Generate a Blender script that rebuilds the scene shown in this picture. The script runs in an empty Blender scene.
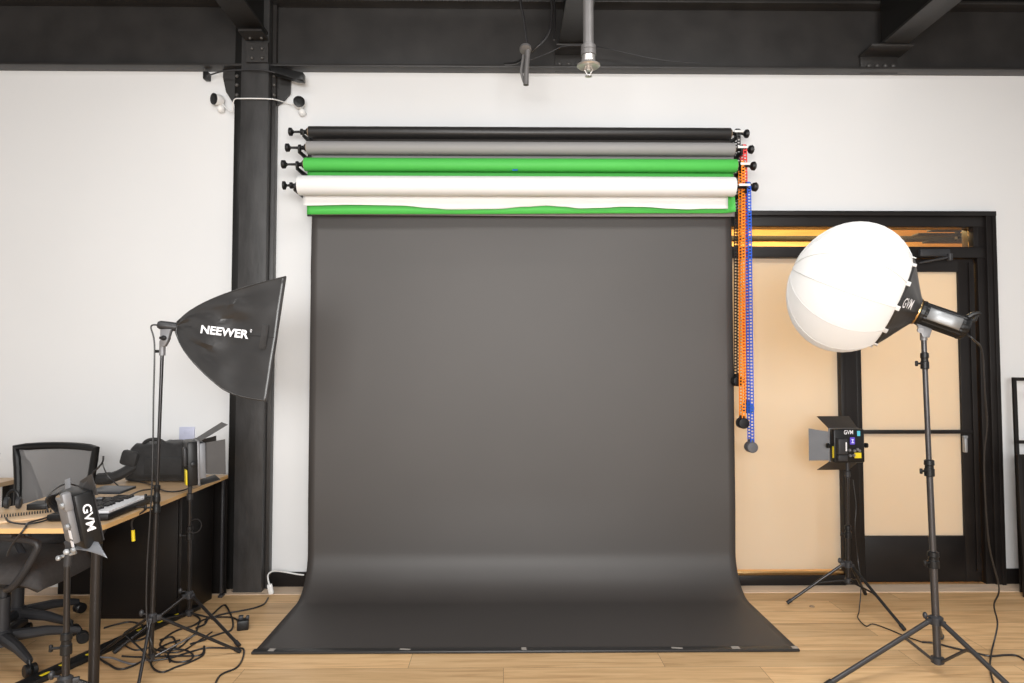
import bpy, bmesh, math, random
from mathutils import Vector, Matrix, Quaternion, noise
V = Vector
random.seed(7)
PI = math.pi
SC = bpy.context.scene
COL = SC.collection

# ------------------------------------------------------------------ camera
F = 690.0
CAMZ = 1.41
PITCH = math.atan(28.5 / F)
YAW = math.radians(0.7)
cam_d = bpy.data.cameras.new('camera')
cam_d.sensor_width = 36.0
cam_d.lens = F / 1024.0 * 36.0
cam_d.clip_start = 0.05
cam = bpy.data.objects.new('camera', cam_d)
COL.objects.link(cam)
cam.location = (0, 0, CAMZ)
cam.rotation_euler = (PI / 2 + PITCH, 0, -YAW)
SC.camera = cam
_R = cam.rotation_euler.to_matrix()

def ray(px, py):
    return _R @ V(((px - 512) / F, -(py - 341.5) / F, -1.0))
def at(px, py, Y):
    """place where the sight line meets the upright plane at depth Y"""
    d = ray(px, py)
    return V((0, 0, CAMZ)) + d * (Y / d.y)
def atz(px, py, z=0.0):
    d = ray(px, py)
    return V((0, 0, CAMZ)) + d * ((z - CAMZ) / d.z)
def kk(Y):
    return F / Y

# ------------------------------------------------------------------ materials
def new_mat(name):
    m = bpy.data.materials.new(name)
    m.use_nodes = True
    return m, m.node_tree.nodes, m.node_tree.links

def mat(name, col, rough=0.5, metal=0.0, var=0.06, vscale=12.0, bump=0.0, bscale=200.0, spec=0.5, stretch=None, sheen=0.0, coat=0.0):
    m, N, L = new_mat(name)
    p = N['Principled BSDF']
    p.inputs['Roughness'].default_value = rough
    p.inputs['Metallic'].default_value = metal
    p.inputs['Specular IOR Level'].default_value = spec
    p.inputs['Coat Weight'].default_value = coat
    if sheen: p.inputs['Sheen Weight'].default_value = sheen
    tc = N.new('ShaderNodeTexCoord')
    mp = N.new('ShaderNodeMapping')
    L.new(tc.outputs['Object'], mp.inputs['Vector'])
    if stretch: mp.inputs['Scale'].default_value = stretch
    nz = N.new('ShaderNodeTexNoise')
    nz.inputs['Scale'].default_value = vscale
    nz.inputs['Detail'].default_value = 4
    L.new(mp.outputs['Vector'], nz.inputs['Vector'])
    r = N.new('ShaderNodeValToRGB')
    r.color_ramp.elements[0].position = 0.3
    r.color_ramp.elements[1].position = 0.7
    r.color_ramp.elements[0].color = tuple(c * (1 - var) for c in col) + (1,)
    r.color_ramp.elements[1].color = tuple(min(1, c * (1 + var)) for c in col) + (1,)
    L.new(nz.outputs['Fac'], r.inputs['Fac'])
    L.new(r.outputs['Color'], p.inputs['Base Color'])
    if bump:
        n2 = N.new('ShaderNodeTexNoise')
        n2.inputs['Scale'].default_value = bscale
        n2.inputs['Detail'].default_value = 3
        L.new(mp.outputs['Vector'], n2.inputs['Vector'])
        b = N.new('ShaderNodeBump')
        b.inputs['Strength'].default_value = bump
        b.inputs['Distance'].default_value = 0.004
        L.new(n2.outputs['Fac'], b.inputs['Height'])
        L.new(b.outputs['Normal'], p.inputs['Normal'])
    return m

M = {}
M['wall'] = mat('white_wall_paint', (0.752, 0.758, 0.764), 0.6, var=0.012, vscale=1.5, bump=0.05, bscale=60, spec=0.2)
M['steel_shaded'] = mat('shaded_black_steel', (0.011, 0.0105, 0.010), 0.35, var=0.2, vscale=5, spec=0.35)  # darker copy of the black steel, shade of the column recess put into the colour
M['steel'] = mat('black_painted_steel', (0.025, 0.023, 0.022), 0.42, var=0.25, vscale=5, bump=0.12, bscale=45)
M['rivet'] = mat('painted_rivet_steel', (0.07, 0.066, 0.062), 0.4, var=0.1)
M['steel_brush'] = mat('black_brushed_paint', (0.034, 0.033, 0.033), 0.5, var=0.3, vscale=14, bump=0.8, bscale=22, stretch=(1, 1, 0.35))
M['frame'] = mat('black_aluminium', (0.011, 0.009, 0.0085), 0.4, var=0.2, vscale=6, spec=0.3)
M['deck'] = mat('dark_ceiling_deck', (0.02, 0.019, 0.018), 0.8, var=0.2)
M['plastic'] = mat('black_plastic', (0.009, 0.009, 0.0095), 0.4, var=0.15, spec=0.35)
M['plastic_mid'] = mat('charcoal_plastic', (0.032, 0.032, 0.035), 0.45, var=0.1, spec=0.4)
M['rubber'] = mat('black_rubber', (0.012, 0.012, 0.013), 0.5, var=0.15)
M['cable'] = mat('black_cable', (0.016, 0.015, 0.016), 0.36, var=0.1)
M['tube'] = mat('stand_tube_metal', (0.045, 0.043, 0.044), 0.3, metal=0.75, var=0.1)
M['tubelight'] = mat('stand_bright_metal', (0.32, 0.31, 0.31), 0.28, metal=0.9, var=0.08)
M['tubegrey'] = mat('grey_anodised_tube', (0.085, 0.082, 0.085), 0.38, metal=0.7, var=0.08)
M['chrome'] = mat('chrome', (0.75, 0.75, 0.76), 0.15, metal=1.0, var=0.03)
M['dullchrome'] = mat('dull_chrome', (0.62, 0.60, 0.58), 0.38, metal=0.8, var=0.05)
M['pipe'] = mat('grey_painted_pipe', (0.15, 0.145, 0.145), 0.45, metal=0.2, var=0.1)
M['brass'] = mat('brass', (0.62, 0.42, 0.2), 0.3, metal=1.0)
M['grey'] = mat('grey_metal', (0.22, 0.22, 0.23), 0.45, metal=0.3, var=0.08)
M['silver'] = mat('silver_metal', (0.36, 0.37, 0.38), 0.5, metal=0.6, var=0.08)
M['blade'] = mat('barn_door_metal', (0.05, 0.047, 0.046), 0.5, metal=0.3, var=0.12)
M['bladegrey'] = mat('barn_door_grey', (0.22, 0.23, 0.25), 0.45, metal=0.2, var=0.06)
M['white'] = mat('white_plastic', (0.8, 0.8, 0.79), 0.4, var=0.02)
M['print'] = mat('white_print', (0.85, 0.85, 0.88), 0.5, var=0.01)
M['yellow'] = mat('yellow_sticker', (0.85, 0.66, 0.02), 0.45, var=0.04)
M['cyan'] = mat('cyan_sticker', (0.10, 0.55, 0.75), 0.45, var=0.04)
M['tape'] = mat('blue_tape', (0.02, 0.14, 0.55), 0.5, var=0.08)
M['tapegrey'] = mat('pale_tape', (0.34, 0.31, 0.28), 0.4, var=0.15, vscale=60)
M['fabric'] = mat('black_bag_fabric', (0.016, 0.015, 0.015), 0.75, var=0.25, vscale=30, bump=0.4, bscale=90, sheen=0.1)
M['nylon'] = mat('black_nylon', (0.026, 0.025, 0.025), 0.33, var=0.15, vscale=9, bump=0.30, bscale=14, spec=0.6, coat=0.0)
M['desk'] = mat('light_maple_top', (0.62, 0.42, 0.24), 0.42, var=0.12, vscale=3, stretch=(1, 9, 9), bump=0.03)
M['deskedge'] = mat('maple_edge_band', (0.72, 0.45, 0.19), 0.4, var=0.08, vscale=5)
M['pedestal'] = mat('black_laminate', (0.008, 0.0065, 0.006), 0.4, var=0.2, vscale=3, spec=0.25)
M['seat'] = mat('charcoal_seat_fabric', (0.05, 0.047, 0.047), 0.8, var=0.15, vscale=60, bump=0.3, bscale=300)
M['key'] = mat('keyboard_white', (0.70, 0.70, 0.72), 0.35, var=0.02)
M['padgrey'] = mat('dark_tablet', (0.035, 0.036, 0.04), 0.35, var=0.05)
M['paperwhite'] = mat('notebook_paper', (0.72, 0.64, 0.55), 0.7, var=0.06)
M['plate'] = mat('blue_grey_plate', (0.52, 0.54, 0.68), 0.4, var=0.03)
M['strip'] = mat('pale_floor_filler', (0.74, 0.57, 0.42), 0.6, var=0.1, vscale=4, stretch=(1, 6, 6))
M['corridor'] = mat('warm_wood_boards', (0.78, 0.50, 0.20), 0.5, var=0.18, vscale=3, stretch=(1, 8, 8))
M['corridor_floor'] = mat('corridor_floor_finish', (0.45, 0.33, 0.22), 0.5, var=0.1)
M['corridor_wall'] = mat('corridor_cream_paint', (0.78, 0.66, 0.5), 0.6, var=0.03)
def silk_mat():
    m, N, L = new_mat('white_lantern_silk')
    out = N['Material Output']; N.remove(N['Principled BSDF'])
    tc = N.new('ShaderNodeTexCoord'); nz = N.new('ShaderNodeTexNoise'); nz.inputs['Scale'].default_value = 3; L.new(tc.outputs['Object'], nz.inputs['Vector'])
    r = N.new('ShaderNodeValToRGB'); r.color_ramp.elements[0].color = (.82, .815, .805, 1); r.color_ramp.elements[1].color = (.85, .845, .835, 1); L.new(nz.outputs['Fac'], r.inputs['Fac'])
    df = N.new('ShaderNodeBsdfDiffuse'); tr = N.new('ShaderNodeBsdfTranslucent'); L.new(r.outputs['Color'], df.inputs['Color']); L.new(r.outputs['Color'], tr.inputs['Color'])
    mx = N.new('ShaderNodeMixShader'); mx.inputs['Fac'].default_value = .3; L.new(df.outputs[0], mx.inputs[1]); L.new(tr.outputs[0], mx.inputs[2]); L.new(mx.outputs[0], out.inputs['Surface'])
    return m
M['lantern'] = silk_mat()
M['diff'] = mat('white_diffuser', (0.85, 0.85, 0.84), 0.5, var=0.01)
# seamless papers
def paper(name, col, rough=0.55, spec=0.35, var=0.03):
    return mat(name, col, rough, var=var, vscale=1.3, bump=0.08, bscale=7, spec=spec)
M['p_black'] = paper('charcoal_seamless_paper', (0.050, 0.044, 0.041), 0.55, 0.7, 0.05)
M['p_grey'] = paper('grey_seamless_paper', (0.30, 0.295, 0.295))
M['p_green'] = paper('chroma_green_paper', (0.075, 0.47, 0.078))
M['p_white'] = paper('white_seamless_paper', (0.82, 0.82, 0.815))
M['r_black'] = paper('charcoal_paper_roll', (0.024, 0.023, 0.023), 0.4, 0.5)
M['core'] = mat('cardboard_core', (0.32, 0.22, 0.14), 0.8)
M['c_black'] = mat('black_chain_plastic', (0.02, 0.02, 0.02), 0.4)
M['c_red'] = mat('red_chain_plastic', (0.75, 0.035, 0.03), 0.4)
M['c_orange'] = mat('orange_chain_plastic', (0.95, 0.27, 0.008), 0.4)
M['c_blue'] = mat('blue_chain_plastic', (0.012, 0.10, 0.62), 0.4)
M['w_grey'] = mat('grey_weight', (0.11, 0.11, 0.12), 0.4)
M['w_blue'] = mat('blue_weight', (0.03, 0.12, 0.32), 0.4)

def floor_mat():
    m, N, L = new_mat('oak_plank_floor')
    p = N['Principled BSDF']
    tc = N.new('ShaderNodeTexCoord')
    br = N.new('ShaderNodeTexBrick')
    br.offset = 0.37
    br.inputs['Scale'].default_value = 1.0
    br.inputs['Brick Width'].default_value = 1.22
    br.inputs['Row Height'].default_value = 0.185
    br.inputs['Mortar Size'].default_value = 0.0012
    br.inputs['Mortar Smooth'].default_value = 0.1
    br.inputs['Bias'].default_value = 0.0
    br.inputs['Color1'].default_value = (0, 0, 0, 1)
    br.inputs['Color2'].default_value = (1, 1, 1, 1)
    br.inputs['Mortar'].default_value = (0.5, 0.5, 0.5, 1)
    L.new(tc.outputs['Object'], br.inputs['Vector'])
    mp = N.new('ShaderNodeMapping'); mp.inputs['Scale'].default_value = (0.9, 13, 1)
    # shift grain per plank
    add = N.new('ShaderNodeVectorMath'); add.operation = 'MULTIPLY_ADD'
    add.inputs[1].default_value = (7, 7, 7)
    L.new(br.outputs['Color'], add.inputs[0]); L.new(tc.outputs['Object'], add.inputs[2])
    L.new(add.outputs['Vector'], mp.inputs['Vector'])
    nz = N.new('ShaderNodeTexNoise'); nz.inputs['Scale'].default_value = 2.2; nz.inputs['Detail'].default_value = 6; nz.inputs['Roughness'].default_value = 0.62; nz.inputs['Distortion'].default_value = 0.6
    L.new(mp.outputs['Vector'], nz.inputs['Vector'])
    ramp = N.new('ShaderNodeValToRGB')
    e = ramp.color_ramp.elements
    e[0].position = 0.25; e[0].color = (0.44, 0.255, 0.115, 1)
    e[1].position = 0.75; e[1].color = (0.80, 0.555, 0.31, 1)
    x = ramp.color_ramp.elements.new(0.5); x.color = (0.69, 0.445, 0.225, 1)
    L.new(nz.outputs['Fac'], ramp.inputs['Fac'])
    hs = N.new('ShaderNodeHueSaturation')
    mr = N.new('ShaderNodeMapRange'); mr.inputs['To Min'].default_value = 0.84; mr.inputs['To Max'].default_value = 1.14
    L.new(br.outputs['Color'], mr.inputs['Value']); L.new(mr.outputs['Result'], hs.inputs['Value'])
    L.new(ramp.outputs['Color'], hs.inputs['Color'])
    mix = N.new('ShaderNodeMixRGB'); mix.inputs['Color2'].default_value = (0.22, 0.13, 0.07, 1)
    L.new(br.outputs['Fac'], mix.inputs['Fac']); L.new(hs.outputs['Color'], mix.inputs['Color1'])
    L.new(mix.outputs['Color'], p.inputs['Base Color'])
    p.inputs['Roughness'].default_value = 0.42
    p.inputs['Specular IOR Level'].default_value = 0.35
    b = N.new('ShaderNodeBump'); b.inputs['Strength'].default_value = 0.06; b.inputs['Distance'].default_value = 0.003
    L.new(nz.outputs['Fac'], b.inputs['Height']); L.new(b.outputs['Normal'], p.inputs['Normal'])
    return m
M['floor'] = floor_mat()

def frosted_mat():
    m, N, L = new_mat('frosted_film_glass')
    out = N['Material Output']
    N.remove(N['Principled BSDF'])
    tc = N.new('ShaderNodeTexCoord'); nz = N.new('ShaderNodeTexNoise'); nz.inputs['Scale'].default_value = 1.5
    L.new(tc.outputs['Object'], nz.inputs['Vector'])
    r = N.new('ShaderNodeValToRGB')
    r.color_ramp.elements[0].color = (0.84, 0.79, 0.62, 1); r.color_ramp.elements[1].color = (0.88, 0.83, 0.66, 1)
    L.new(nz.outputs['Fac'], r.inputs['Fac'])
    tr = N.new('ShaderNodeBsdfTranslucent'); L.new(r.outputs['Color'], tr.inputs['Color'])
    df = N.new('ShaderNodeBsdfDiffuse'); df.inputs['Color'].default_value = (0.71, 0.695, 0.63, 1)
    gl = N.new('ShaderNodeBsdfGlossy'); gl.inputs['Roughness'].default_value = 0.35; gl.inputs['Color'].default_value = (1, 1, 1, 1)
    m1 = N.new('ShaderNodeMixShader'); m1.inputs['Fac'].default_value = 0.5
    L.new(tr.outputs[0], m1.inputs[1]); L.new(df.outputs[0], m1.inputs[2])
    m2 = N.new('ShaderNodeMixShader'); m2.inputs['Fac'].default_value = 0.04
    L.new(m1.outputs[0], m2.inputs[1]); L.new(gl.outputs[0], m2.inputs[2])
    L.new(m2.outputs[0], out.inputs['Surface'])
    return m
M['frost'] = frosted_mat()

def clear_mat():
    m, N, L = new_mat('clear_glass')
    out = N['Material Output']
    N.remove(N['Principled BSDF'])
    tr = N.new('ShaderNodeBsdfTransparent'); tr.inputs['Color'].default_value = (0.93, 0.95, 0.94, 1)
    gl = N.new('ShaderNodeBsdfGlossy'); gl.inputs['Roughness'].default_value = 0.02
    fr = N.new('ShaderNodeFresnel'); fr.inputs['IOR'].default_value = 1.45
    mx = N.new('ShaderNodeMixShader')
    L.new(fr.outputs[0], mx.inputs['Fac']); L.new(tr.outputs[0], mx.inputs[1]); L.new(gl.outputs[0], mx.inputs[2])
    L.new(mx.outputs[0], out.inputs['Surface'])
    return m
M['clear'] = clear_mat()

def mesh_mat(nm='grey_chair_mesh', col=(0.17, 0.165, 0.165, 1), lo=.72, hi=.88):
    """open-weave chair mesh: fine holes between threads"""
    m, N, L = new_mat(nm)
    out = N['Material Output']; p = N['Principled BSDF']
    p.inputs['Base Color'].default_value = col; p.inputs['Roughness'].default_value = 0.7
    tc = N.new('ShaderNodeTexCoord')
    wv = N.new('ShaderNodeTexWave'); wv.inputs['Scale'].default_value = 70; wv.bands_direction = 'DIAGONAL'
    L.new(tc.outputs['Object'], wv.inputs['Vector'])
    mr = N.new('ShaderNodeMapRange'); mr.inputs['To Min'].default_value = lo; mr.inputs['To Max'].default_value = hi
    L.new(wv.outputs['Fac'], mr.inputs['Value'])
    tr = N.new('ShaderNodeBsdfTransparent')
    mx = N.new('ShaderNodeMixShader')
    L.new(mr.outputs['Result'], mx.inputs['Fac']); L.new(tr.outputs[0], mx.inputs[1]); L.new(p.outputs[0], mx.inputs[2])
    L.new(mx.outputs[0], out.inputs['Surface'])
    return m
M['mesh'] = mesh_mat()
M['mesh_dark'] = mesh_mat('dark_chair_mesh', (.035, .033, .033, 1), .7, .95)

def emit_mat(name, col, s):
    m, N, L = new_mat(name)
    p = N['Principled BSDF']
    p.inputs['Base Color'].default_value = (0.02, 0.02, 0.02, 1)
    p.inputs['Emission Color'].default_value = col + (1,)
    p.inputs['Emission Strength'].default_value = s
    return m
M['screen'] = emit_mat('purple_screen', (0.12, 0.06, 0.62), 0.8)
M['screen_text'] = emit_mat('screen_digits', (0.85, 0.85, 1.0), 0.9)

# ------------------------------------------------------------------ geometry helpers
class B:
    def __init__(s): s.bm = bmesh.new(); s.mi = 0
    def verts(s, cos): return [s.bm.verts.new(c) for c in cos]
    def face(s, vs):
        try:
            f = s.bm.faces.new(vs); f.material_index = s.mi; return f
        except ValueError: return None
    def box(s, c, size, R=None, bev=0.0, seg=2):
        c = V(c); h = V(size) / 2
        vs = []
        for x in (-1, 1):
            for y in (-1, 1):
                for z in (-1, 1):
                    p = V((x * h.x, y * h.y, z * h.z))
                    vs.append(s.bm.verts.new(c + (R @ p if R else p)))
        fs = []
        for q in ((0, 1, 3, 2), (4, 6, 7, 5), (0, 4, 5, 1), (2, 3, 7, 6), (0, 2, 6, 4), (1, 5, 7, 3)):
            fs.append(s.face([vs[i] for i in q]))
        if bev:
            ed = list({e for f in fs for e in f.edges})
            r = bmesh.ops.bevel(s.bm, geom=ed, offset=bev, segments=seg, affect='EDGES', profile=0.5)
            for f in r['faces']: f.material_index = s.mi
        return s
    def span(s, a, b, bev=0.0):
        a = V(a); b = V(b)
        return s.box((a + b) / 2, [abs(b[i] - a[i]) for i in range(3)], None, bev)
    def prism(s, pts, ext, bev=0.0):
        """closed outline pts extruded by vector ext"""
        ext = V(ext); n = len(pts)
        a = s.verts([V(p) for p in pts]); b = s.verts([V(p) + ext for p in pts])
        fs = [s.face(a[::-1]), s.face(b)]
        for i in range(n):
            fs.append(s.face([a[i], a[(i + 1) % n], b[(i + 1) % n], b[i]]))
        if bev:
            ed = list({e for f in fs if f for e in f.edges})
            bmesh.ops.bevel(s.bm, geom=ed, offset=bev, segments=2, affect='EDGES', profile=0.5)
        return s
    def tube(s, pts, r, n=10, caps=True, closed=False):
        pts = [V(p) for p in pts]; m = len(pts)
        rr = r if isinstance(r, (list, tuple)) else [r] * m
        rings = []; up = None
        for i, p in enumerate(pts):
            if closed: t = pts[(i + 1) % m] - pts[i - 1]
            else: t = pts[min(i + 1, m - 1)] - pts[max(i - 1, 0)]
            if t.length < 1e-9: t = V((0, 0, 1))
            t.normalize()
            if up is None:
                up = V((0, 0, 1)) if abs(t.z) < 0.9 else V((1, 0, 0))
            up = (up - t * up.dot(t))
            if up.length < 1e-6: up = t.orthogonal()
            up.normalize(); sd = t.cross(up)
            rings.append(s.verts([p + (up * math.cos(2 * PI * k / n) + sd * math.sin(2 * PI * k / n)) * rr[i] for k in range(n)]))
        for i in range(m if closed else m - 1):
            a = rings[i]; b = rings[(i + 1) % m]
            for k in range(n): s.face([a[k], a[(k + 1) % n], b[(k + 1) % n], b[k]])
        if caps and not closed:
            s.face(rings[0][::-1]); s.face(rings[-1])
        return s
    def cyl(s, p0, p1, r0, r1=None, n=20): return s.tube([p0, p1], [r0, r0 if r1 is None else r1], n)
    def lathe(s, prof, o, axis, n=24, fn=None):
        """prof: (radius, distance along axis)"""
        o = V(o); a = V(axis).normalized()
        u = a.orthogonal().normalized(); w = a.cross(u)
        rings = []
        for r, h in prof:
            ring = []
            for k in range(n):
                th = 2 * PI * k / n
                q = r * (fn(th, h) if fn else 1.0)
                ring.append(o + a * h + (u * math.cos(th) + w * math.sin(th)) * max(q, 1e-5))
            rings.append(s.verts(ring))
        for i in range(len(rings) - 1):
            for k in range(n):
                s.face([rings[i][k], rings[i][(k + 1) % n], rings[i + 1][(k + 1) % n], rings[i + 1][k]])
        s.face(rings[0][::-1]); s.face(rings[-1])
        return s
    def sphere(s, c, r, n=12, sc=(1, 1, 1)):
        mtx = Matrix.Translation(V(c)) @ Matrix.Diagonal((r * sc[0], r * sc[1], r * sc[2], 1))
        bmesh.ops.create_uvsphere(s.bm, u_segments=n, v_segments=max(6, n // 2), radius=1, matrix=mtx)
        return s
    def grid(s, rows, cl=False):
        R = [s.verts(r) for r in rows]
        for i in range(len(R) - 1):
            m = len(R[i])
            for k in range(m if cl else m - 1):
                s.face([R[i][k], R[i][(k + 1) % m], R[i + 1][(k + 1) % m], R[i + 1][k]])
        return s

def smooth_path(pts, per=8):
    pts = [V(p) for p in pts]; out = []
    for i in range(len(pts) - 1):
        p0 = pts[max(i - 1, 0)]; p1 = pts[i]; p2 = pts[i + 1]; p3 = pts[min(i + 2, len(pts) - 1)]
        for j in range(per):
            t = j / per
            out.append(0.5 * ((2 * p1) + (p2 - p0) * t + (2 * p0 - 5 * p1 + 4 * p2 - p3) * t * t + (3 * p1 - p0 - 3 * p2 + p3) * t ** 3))
    out.append(pts[-1])
    return out

OFF = {}
def tag(o, label=None, cat=None, group=None, kind='thing'):
    if label: o['label'] = label
    if cat: o['category'] = cat
    if group: o['group'] = group
    if kind: o['kind'] = kind
    return o
def thing(name, label, cat, loc=(0, 0, 0), group=None):
    o = bpy.data.objects.new(name, None); COL.objects.link(o)
    o.empty_display_size = 0.05
    o.location = loc; OFF[o] = V(loc)
    return tag(o, label, cat, group)
def obj(name, b, m, parent=None, smooth=35, loc=None, label=None):
    bm = b.bm
    off = OFF[parent] if parent is not None else V(loc or (0, 0, 0))
    bmesh.ops.recalc_face_normals(bm, faces=bm.faces[:])
    for v in bm.verts: v.co -= off
    me = bpy.data.meshes.new(name)
    bm.to_mesh(me); bm.free()
    for x in (m if isinstance(m, (list, tuple)) else [m]): me.materials.append(x)
    o = bpy.data.objects.new(name, me); COL.objects.link(o)
    if smooth:
        me.shade_smooth()
        try: me.set_sharp_from_angle(angle=math.radians(smooth))
        except Exception: pass
    if parent is not None: o.parent = parent
    else: o.location = off
    OFF[o] = off
    if label: o['label'] = label
    return o
def struct(name, b, m, parent=None, smooth=30):
    o = obj(name, b, m, parent, smooth)
    if parent is None: o['kind'] = 'structure'
    return o

def text_geo(txt, bold=0.0):
    """2-D letters as (verts, faces), width from 0, cap height about 0.69"""
    c = bpy.data.curves.new('t', 'FONT'); c.body = txt; c.size = 1.0; c.offset = bold; c.resolution_u = 3
    o = bpy.data.objects.new('t', c); COL.objects.link(o)
    dg = bpy.context.evaluated_depsgraph_get()
    me = bpy.data.meshes.new_from_object(o.evaluated_get(dg))
    vs = [v.co.copy() for v in me.vertices]; fs = [list(p.vertices) for p in me.polygons]
    bpy.data.objects.remove(o); bpy.data.curves.remove(c); bpy.data.meshes.remove(me)
    return vs, fs
def text_on(b, txt, fn, bold=0.0, split=0):
    """fn maps (s 0..1 along the word, t height in cap heights) to a point"""
    vs, fs = text_geo(txt, bold)
    x0 = min(v.x for v in vs); x1 = max(v.x for v in vs); y0 = min(v.y for v in vs); y1 = max(v.y for v in vs)
    t = bmesh.new()
    tv = [t.verts.new(((v.x - x0) / (x1 - x0), (v.y - y0) / (y1 - y0), 0)) for v in vs]
    for f in fs:
        try: t.faces.new([tv[i] for i in f])
        except ValueError: pass
    if split:
        bmesh.ops.triangulate(t, faces=t.faces[:])
        for _ in range(split):
            lg = [e for e in t.edges if e.calc_length() > 0.06]
            if lg:
                bmesh.ops.subdivide_edges(t, edges=lg, cuts=1)
                bmesh.ops.triangulate(t, faces=t.faces[:])
    mp = {v: b.bm.verts.new(fn(v.co.x, v.co.y)) for v in t.verts}
    for f in t.faces: b.face([mp[v] for v in f.verts])
    t.free()
    return b

# ================================================================== SETTING
WALL = 4.58
CEIL = 4.05
b = B(); b.span((-6.5, -5, -0.1), (6.5, WALL + 0.16, 0)); struct('floor', b, M['floor'])
# storefront opening
SX0 = at(700, 400, WALL).x; SX1 = at(993, 330, WALL).x; SZ = at(860, 214, WALL).z
b = B()
b.span((-6.5, WALL, 0), (SX0, WALL + 0.16, CEIL))
b.span((SX1, WALL, 0), (6.5, WALL + 0.16, CEIL))
b.span((SX0, WALL, SZ), (SX1, WALL + 0.16, CEIL))
struct('wall_back', b, M['wall'])
b = B(); b.span((-6.5, -5, CEIL), (6.5, WALL + 0.16, CEIL + 0.1)); struct('ceiling', b, M['deck'])
b = B(); b.span((-1.62, WALL - 0.015, 0), (SX0, WALL, 0.095), 0.003); struct('baseboard_left', b, M['frame'])
b = B(); b.span((SX1 + 0.03, WALL - 0.015, 0), (6.5, WALL, 0.10), 0.003); struct('baseboard_right', b, M['frame'])
b = B(); b.span((-6.5, WALL - 0.17, 0), (6.5, WALL - 0.016, 0.003)); struct('trim_1', b, M['strip'])

# ---- storefront: door_1, sidelight window_1, transom window_2
def sx(px, Y=WALL): return at(px, 400, Y).x
def sz(py, px=860, Y=WALL): return at(px, py, Y).z
FY0, FY1 = WALL - 0.02, WALL + 0.10
z_tr0, z_tr1 = sz(247), sz(227)        # transom glass
z_head = sz(258)                        # underside of transom bar
fr = B()
fr.span((SX0 - 0.01, FY0 - 0.025, SZ - 0.02), (SX1 + 0.014, FY0 + 0.02, SZ + 0.012), 0.003)   # thin head cap
fr.span((SX0, FY0, z_tr1), (SX1, FY1, SZ), 0.004)                                            # head
fr.span((SX0, FY0, z_head), (SX1, FY1, z_tr0), 0.004)                                        # transom bar
fr.span((SX0, FY0, 0), (SX0 + 0.06, FY1, SZ), 0.004)
fr.span((sx(980), FY0 + .005, 0), (SX1 - .045, FY1, SZ), 0.004)                              # hinge jamb
fr.span((SX1 - .05, FY0 - .015, 0), (SX1, FY1, SZ), 0.006)
fr.span((SX1 - .012, FY0 - .022, 0), (SX1 + .014, FY0 + .02, SZ), 0.003)                      # jamb cover strip
fr.span((sx(840), FY0, 0), (sx(856), FY1, z_head), 0.004)                                    # mullion
fr.span((sx(841), FY0 - .006, 0.06), (sx(844.5), FY0, z_head - .02), 0.001)
fr.span((sx(976), FY0, z_tr0), (sx(981), FY1, z_tr1), 0.002)
door = thing('door_1', 'black framed glass door with frosted orange panes', 'door', ((sx(858) + sx(980)) / 2, WALL, 0))
del door['category']; door['kind'] = 'structure'
obj('door_frame', fr, M['frame'], door)
lf = B(); Y0, Y1 = WALL + 0.005, WALL + 0.05
dx0, dx1 = sx(857.5), sx(978)
gx0, gx1 = sx(862.5), sx(962); gz0, gz1 = sz(536.5), sz(271.5); mz = sz(432)
lf.span((dx0, Y0, 0.01), (gx0, Y1, z_head - .004), 0.003)
lf.span((gx1, Y0, 0.01), (dx1, Y1, z_head - .004), 0.003)
lf.span((gx0, Y0, gz1), (gx1, Y1, z_head - .004), 0.003)
lf.span((gx0, Y0, 0.01), (gx1, Y1, gz0), 0.003)
lf.span((gx0, Y0 - .008, mz - .012), (sx(977), Y1, mz + .012), 0.003)
lf.span((sx(972), Y0 - .012, 0.08), (sx(977), Y0, z_head - .03), 0.002)
obj('door_leaf', lf, M['frame'], door)
g = B(); g.span((gx0, Y0 + .02, gz0), (gx1, Y0 + .026, mz - .012)); g.span((gx0, Y0 + .02, mz + .012), (gx1, Y0 + .026, gz1))
obj('door_glass', g, M['frost'], door)
h = B(); hp = at(965, 445, WALL - .03)
h.box(hp, (.022, .03, .10), None, .008); h.box(hp + V((.012, .015, .052)), (.03, .02, .018), None, .004)
obj('door_handle', h, M['silver'], door)
cl = B(); c0 = at(919, 263, WALL - .05); c1 = at(950, 257, WALL - .09)
cl.tube([c0, c1], [.006, .009], 10); cl.box(at(934, 253, WALL - .035), (.20, .035, .05), None, .006); cl.cyl(c1 + V((0, 0, -.022)), c1 + V((0, 0, .022)), .016)
obj('door_closer', cl, [M['plastic_mid']], door)
sl = thing('window_1', 'tall frosted sidelight pane beside the door', 'window', (sx(780), WALL, 0)); del sl['category']; sl['kind'] = 'structure'
g = B(); g.span((SX0 + .06, WALL + .03, sz(570.5)), (sx(840), WALL + .036, z_head)); obj('window_pane', g, M['frost'], sl)
fr = B(); fr.span((SX0 + .06, FY0 + .006, 0), (sx(840), FY1, sz(576)), 0.004); fr.span((SX0 + .06, FY0 - .012, 0), (sx(840), FY0 + .008, .012 + sz(583) * 0 + .055), .003)
obj('window_sill', fr, M['frame'], sl)
fr = B(); fr.span((SX0 + .06, FY0 + .01, sz(573.5)), (sx(840), FY0 + .03, sz(570.8)), .001); obj('window_bead', fr, M['brass'], sl)
t2 = thing('window_2', 'clear transom over the door showing warm light', 'window', (sx(850), WALL, z_tr0)); del t2['category']; t2['kind'] = 'structure'
g = B(); g.span((SX0 + .06, WALL + .03, z_tr0), (sx(976), WALL + .036, z_tr1)); obj('window_pane', g, M['clear'], t2)

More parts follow.
